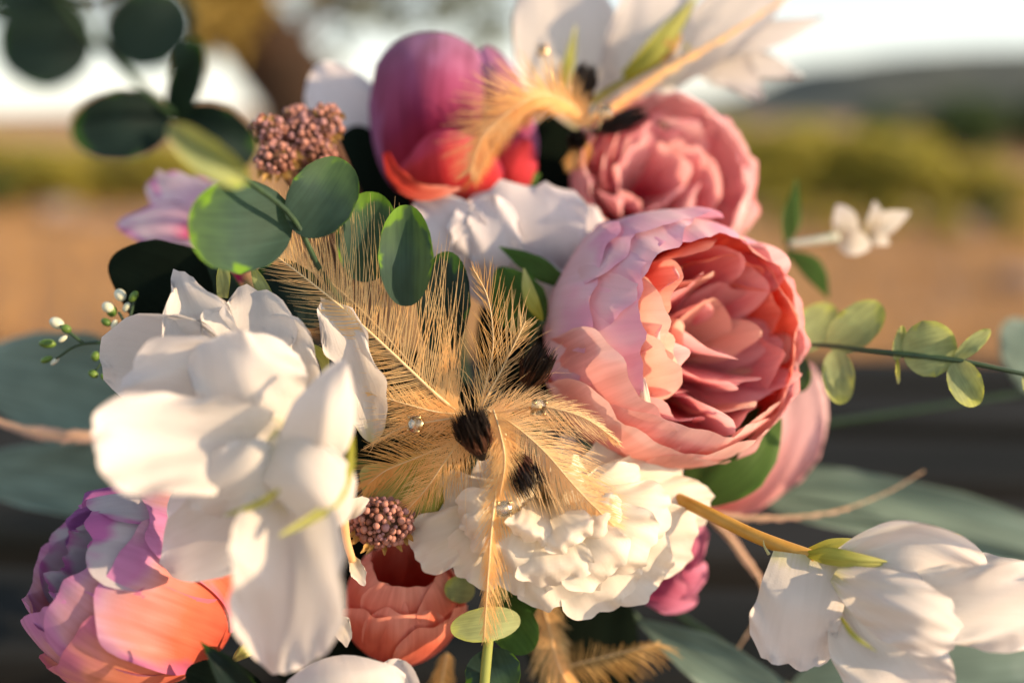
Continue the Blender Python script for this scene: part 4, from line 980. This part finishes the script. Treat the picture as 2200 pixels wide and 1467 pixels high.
# big fan feather up-left of the cluster
feather('large cream feather fanning up and left from the centre', [(985, 885, -10), (940, 850, 0), (850, 765, 10), (740, 665, 10), (620, 570, 0), (545, 520, -20)], [(0.0, 70, 120), (.1, 120, 240), (.3, 130, 300), (.55, 120, 270), (.8, 90, 170), (1, 40, 60)], ang=(34, 62), nb=260, wid=1.7, seed=2, curl=.25, clump=26, shaft=(4.6, 1))
feather('second cream feather lying behind the large one', [(1000, 890, -40), (900, 800, -50), (800, 690, -60), (700, 600, -80), (600, 550, -90)], [(0, 50, 50), (.2, 130, 190), (.6, 120, 170), (1, 40, 40)], ang=(30, 50), nb=130, wid=1.7, mat='barbpale', seed=3, curl=.3)
feather('upright tawny feather with a curled tip above the dark tuft', [(1030, 880, -20), (1050, 800, -20), (1060, 730, -15), (1048, 640, -10), (1014, 572, 0)], [(0, 50, 60), (.2, 90, 110), (.5, 80, 130), (.8, 46, 70), (1, 10, 12)], ang=(16, 30), nb=60, wid=1.3, mat='barbdark', seed=4, curl=.1, jitter=.05)
feather('wispy golden feather leaning right above the dark tuft', [(1030, 880, -10), (1070, 810, 0), (1105, 740, 5), (1130, 690, 0)], [(0, 90, 90), (.3, 150, 90), (.7, 120, 60), (1, 30, 30)], ang=(20, 40), nb=60, wid=1.2, seed=5, curl=.2, jitter=.09)
feather('soft golden plume spreading left over the rhinestone', [(1000, 890, 0), (940, 885, 10), (880, 870, 15), (810, 850, 10), (770, 840, 0)], [(0, 80, 80), (.3, 120, 70), (.7, 100, 50), (1, 20, 20)], ang=(25, 40), nb=150, wid=1.3, seed=6, curl=.3, jitter=.05)
feather('fluffy tawny plume drooping left below the dark tuft', [(1000, 935, -10), (950, 960, 0), (890, 985, 0), (830, 1010, -10), (790, 1040, -20)], [(0, 120, 100), (.3, 140, 110), (.7, 110, 90), (1, 40, 40)], ang=(20, 60), nb=190, wid=1.5, mat='barbdark', seed=7, curl=.25, jitter=.06)
feather('golden plume hanging over the berries', [(1000, 930, 10), (960, 985, 10), (915, 1050, 0), (870, 1100, -10)], [(0, 100, 100), (.4, 90, 80), (.8, 60, 60), (1, 20, 20)], ang=(20, 45), nb=150, wid=1.4, seed=8, curl=.2, jitter=.05)
feather('broad cream plume sweeping right and down over the carnation', [(1045, 880, 10), (1100, 910, 15), (1170, 970, 30), (1240, 1050, 40), (1320, 1130, 30)], [(0, 50, 90), (.15, 130, 170), (.5, 140, 160), (.8, 100, 100), (1, 30, 30)], ang=(28, 55), nb=260, wid=1.7, mat='barbpale', seed=9, curl=.5)
feather('pale plume reaching right across the rim of the open peony', [(1050, 890, 0), (1110, 870, 5), (1180, 875, 15), (1260, 900, 25), (1330, 950, 25)], [(0, 50, 60), (.2, 60, 110), (.6, 60, 100), (1, 10, 20)], ang=(25, 45), nb=170, wid=1.5, mat='barbpale', seed=10, curl=.4)
feather('narrow golden feather hanging straight down over the carnation', [(1085, 930, 20), (1075, 1000, 20), (1060, 1100, 40), (1050, 1220, 50), (1040, 1372, 30)], [(0, 60, 60), (.15, 110, 60), (.35, 120, 60), (.6, 150, 70), (.85, 90, 50), (1, 20, 20)], ang=(16, 34), nb=230, wid=1.5, seed=11, curl=.15, shaft=(4.2, 1))
feather('soft golden feather turned down beside the dark tuft', [(1060, 880, 15), (1075, 930, 40), (1085, 990, 50), (1075, 1060, 45)], [(0, 40, 60), (.3, 70, 70), (1, 30, 30)], ang=(20, 45), nb=150, wid=1.4, seed=12, curl=.3)
wf = thing('feather', 'loose golden down wisps radiating from the central black tuft', 'feather', (1020, 930, 0), 'golden feathers')
rs = np.random.RandomState(31); V, F = [], []
for i in range(230):
    a = rs.uniform(0, 6.28); Lw = rs.uniform(60, 240) * (1.15 if math.sin(a) < 0 else .85); q = np.array([1020, 925, rs.uniform(-10, 25)]) + np.array([math.cos(a), math.sin(a), 0]) * rs.uniform(5, 30)
    bend = rs.normal() * .9; zz = rs.uniform(-.25, .35); B = [q.copy()]
    for k in range(7):
        q = q + np.array([math.cos(a), math.sin(a), zz]) * Lw / 7; a += bend / 7 + rs.normal() * .05; zz -= .08; B.append(q.copy())
    B = np.array(B); tg = np.gradient(B, axis=0); nn = np.stack([-tg[:, 1], tg[:, 0], tg[:, 0] * .2], 1); nn /= np.linalg.norm(nn, axis=1)[:, None]
    ww = rs.uniform(.8, 1.5) * np.linspace(1, .25, len(B)); j = len(V); A_ = np.empty((2 * len(B), 3)); A_[0::2] = B + nn * ww[:, None] * .5; A_[1::2] = B - nn * ww[:, None] * .5
    V.extend(A_); F += [(j + 2 * k, j + 2 * k + 1, j + 2 * k + 3, j + 2 * k + 2) for k in range(len(B) - 1)]
mobj('down', wpts(np.array(V)), F, M['barb'], wf, kind='stuff')
tube(wf, M['shaft'], [(1015, 940, -40), (1018, 930, -5), (1020, 922, 5)], [3, 3, 1], name='quill')
# upper fan beside the purple bud
feather('glossy golden feather fan curling over the purple bud', [(1262, 262, -310), (1230, 225, -270), (1170, 205, -230), (1110, 230, -210), (1040, 290, -210), (1010, 370, -220)], [(0, 30, 30), (.25, 60, 90), (.5, 90, 150), (.75, 70, 130), (1, 30, 40)], ang=(25, 45), nb=240, wid=2.0, seed=13, curl=-.3)
feather('golden feather fan lying under the glossy one', [(1262, 265, -330), (1200, 225, -290), (1130, 240, -270), (1070, 300, -260), (1020, 390, -260)], [(0, 30, 30), (.3, 60, 100), (.7, 60, 130), (1, 20, 40)], ang=(25, 45), nb=180, wid=2.0, mat='barbdark', seed=14, curl=-.2)
feather('long orange gold feather pointing to the top right', [(1255, 275, -330), (1330, 220, -360), (1430, 150, -390), (1560, 80, -420), (1700, -10, -450)], [(0, 30, 40), (.3, 34, 44), (.7, 26, 34), (1, 8, 8)], ang=(12, 24), nb=230, wid=2.2, mat='barb', seed=15, curl=.1)
feather('short tawny feather between the dark tufts, upper centre', [(1250, 290, -340), (1245, 320, -330), (1225, 360, -330)], [(0, 40, 40), (.5, 46, 46), (1, 16, 16)], ang=(20, 40), nb=110, wid=2.0, mat='barbdark', seed=16)
# left blurred plume, lower right wisp, bottom plumes
feather('blush plume at the left edge, out of focus', [(260, 930, -300), (150, 935, -290), (60, 925, -280), (-60, 880, -270)], [(0, 40, 40), (.4, 60, 50), (.8, 70, 50), (1, 40, 40)], ang=(10, 20), nb=200, wid=2.4, mat='barbpink', seed=17, group='blush plumes')
feather('blush plume curving out below the pink petal, right', [(1480, 1100, -330), (1620, 1112, -340), (1780, 1100, -350), (1900, 1060, -360), (1985, 1012, -370)], [(0, 36, 36), (.3, 26, 30), (.7, 12, 18), (1, 4, 4)], ang=(6, 14), nb=220, wid=2.4, mat='barbpink', seed=18, group='blush plumes')
feather('blush plume dropping behind the ochre stem, lower right', [(1500, 1090, -330), (1580, 1170, -330), (1640, 1280, -330), (1570, 1420, -330)], [(0, 40, 40), (.5, 40, 40), (1, 8, 8)], ang=(8, 16), nb=200, wid=2.4, mat='barbpink', seed=19, group='blush plumes')
feather('golden plume at the bottom edge right of the sprig', [(1160, 1270, -220), (1180, 1350, -190), (1200, 1430, -160), (1260, 1540, -140)], [(0, 50, 40), (.4, 70, 90), (.8, 80, 130), (1, 40, 60)], ang=(20, 45), nb=220, wid=1.9, seed=20, curl=.3)
feather('tawny plume at the bottom edge left of the sprig', [(960, 1400, -200), (950, 1460, -190), (940, 1560, -180)], [(0, 30, 30), (.5, 60, 60), (1, 40, 40)], ang=(20, 45), nb=120, wid=1.9, mat='barbdark', seed=21)
feather('olive gold plume fringe at the bottom, right of centre', [(1180, 1440, -220), (1260, 1420, -210), (1340, 1400, -210), (1420, 1380, -210)], [(0, 80, 60), (.5, 30, 100), (1, 10, 60)], ang=(20, 70), nb=60, wid=1.8, mat='barbdark', seed=22, curl=-.5)
feather('golden wisps crossing in front of the ruffled side petal', [(1000, 895, 5), (930, 905, 20), (860, 920, 20), (790, 960, 10)], [(0, 60, 60), (.4, 90, 90), (1, 20, 20)], ang=(10, 25), nb=80, wid=1.2, seed=23, jitter=.08)

# ---- dark feather tufts
def tuft(label, a, b, rad, tipr, n, seed, brown=.35):
    f = thing('feather_tuft', label, 'feather tuft', a, 'dark bristly feather tufts')
    rs = np.random.RandomState(seed); a = np.array(a, float); b = np.array(b, float)
    ax = (b - a); L = np.linalg.norm(ax); ax /= L
    e1 = np.cross(ax, [0.2, .1, 1]); e1 /= np.linalg.norm(e1); e2 = np.cross(ax, e1)
    for nm, mt, cnt, f0, f1, rsc in (('bristles', 'black', n, .0, 1.0, 1.0), ('bristles', 'tuftbrown', int(n * brown), -.1, .62, 1.05)):
        V, F = [], []
        for i in range(cnt):
            g = rs.uniform(0, 6.28); r0 = math.sqrt(rs.uniform(0, 1)) * rsc
            o_ = (e1 * math.cos(g) + e2 * math.sin(g)) * r0
            p0 = a + o_ * rad * .8 + ax * L * f0; p2 = a + ax * L * (f1 * rs.uniform(.75, 1.1)) + o_ * tipr + rs.normal(size=3) * tipr * .12
            p1 = (p0 + p2) / 2 + o_ * rad * .25
            sw = np.cross(ax, rs.normal(size=3)); sw /= np.linalg.norm(sw) + 1e-9
            j = len(V); wd = rs.uniform(1.2, 2.4)
            V += [p0 - sw * wd, p0 + sw * wd, p1 - sw * wd, p1 + sw * wd, p2]
            F += [(j, j + 1, j + 3, j + 2), (j + 2, j + 3, j + 4)]
        mobj(nm, wpts(np.array(V)), F, M[mt], f, kind='stuff')
    V, F = tube_geo(wpts(np.array([a - ax * L * .3, a, a + ax * L * .7])), np.array([rad * .5, rad * .8, rad * .55]) * K, 10); mobj('core', V, F, M['tuftbrown' if brown > .5 else 'black'], f)
tuft('black bristly tuft at the centre of the feather cluster', (1030, 958, 22), (1002, 888, 62), 30, 38, 520, 1)
tuft('brown tuft seen through the cream plume above the carnation', (1110, 985, 0), (1150, 1060, 28), 28, 34, 300, 2, .9)
tuft('black tuft against the lilac petal of the open peony', (1138, 812, -10), (1175, 748, 35), 26, 30, 300, 3)
tuft('upright black tuft against the tall white blossom, top', (1245, 215, -330), (1264, 138, -310), 24, 22, 240, 4, .1)
tuft('black tuft lying along the top of the rose pink peony', (1300, 275, -330), (1388, 240, -310), 18, 18, 240, 5, .1)
tuft('round black tuft pointing at the camera below the feather fan', (1240, 305, -340), (1240, 296, -290), 20, 20, 240, 6, .1)

# ---- rhinestones on wires
def rhinestone(label, c, axis, r=19, wire=None, seed=1):
    f = thing('rhinestone', label, 'rhinestone', c, 'rhinestones on wires')
    n = wdir(axis); n /= np.linalg.norm(n); a = np.cross(n, Uv); a /= np.linalg.norm(a); b = np.cross(n, a)
    o = wpts(c)[0]; R_ = r * K
    V, F = [], []; m = 8
    rings = [(.55, .42), (.86, .22), (1.0, .04), (1.0, -.04), (.5, -.5)]
    for k, (rr, h) in enumerate(rings):
        for i in range(m):
            g = 2 * math.pi * (i + .5 * (k % 2)) / m
            V.append(o + (a * math.cos(g) + b * math.sin(g)) * rr * R_ + n * h * R_)
    V.append(o - n * .85 * R_)
    F.append(tuple(range(m)))
    for k in range(len(rings) - 1):
        for i in range(m):
            i2 = (i + 1) % m; p, q = k * m, (k + 1) * m
            if k % 2 == 0: F += [(p + i, q + i, p + i2), (p + i2, q + i, q + i2)]
            else: F += [(p + i, q + i, q + i2), (p + i, q + i2, p + i2)]
    e = len(V) - 1; p = (len(rings) - 1) * m
    for i in range(m): F.append((p + i, e, p + (i + 1) % m))
    mobj('stone', V, F, M['gem'], f, smooth=False)
    Vc, Fc = tube_geo([o - n * 1.25 * R_, o - n * .9 * R_, o - n * .25 * R_], np.array([.35, .75, 1.02]) * R_, 12)
    setting = mobj('setting', Vc, Fc, M['gold'], f)
    for i in range(4):
        g = math.pi / 4 + i * math.pi / 2
        e_ = a * math.cos(g) + b * math.sin(g)
        Vp, Fp = tube_geo([o + e_ * R_ * .95 - n * .5 * R_, o + e_ * R_ * 1.16 - n * .1 * R_, o + e_ * R_ * 1.12 + n * .22 * R_, o + e_ * R_ * .86 + n * .32 * R_], np.array([.16, .18, .18, .12]) * R_, 7)
        mobj('prong', Vp, Fp, M['gold'], setting)
    end = wire or (c[0] * .7 + 1010 * .3, c[1] * .7 + 980 * .3, c[2] - 160)
    back = wpts(c)[0] - n * 1.2 * R_
    ew = wpts(end)[0]
    Vw, Fw = tube_geo([back, back * .5 + ew * .5 - n * .002, ew], np.array([.12, .12, .12]) * R_, 6); mobj('wire', Vw, Fw, M['gold'], f)
rhinestone('sharp rhinestone in a four prong setting over the carnation', (1083, 1093, 75), (.12, .05, 1), 17)
rhinestone('rhinestone turned left beside the ruffled side petal', (890, 911, 45), (-.6, .1, .75), 18)
rhinestone('rhinestone at the rim of the open pink peony', (1158, 876, 60), (.35, -.3, .8), 17)
rhinestone('blurred rhinestone at the base of the tall white blossom', (1300, 240, -290), (.1, .1, 1), 19)
rhinestone('blurred rhinestone on a wire against the tall white blossom, top', (1164, 108, -330), (-.3, .2, .9), 15, (1195, 220, -380))
rhinestone('blurred rhinestone on top of the rose pink peony', (1425, 272, -380), (.3, .2, .9), 14, (1380, 330, -420))
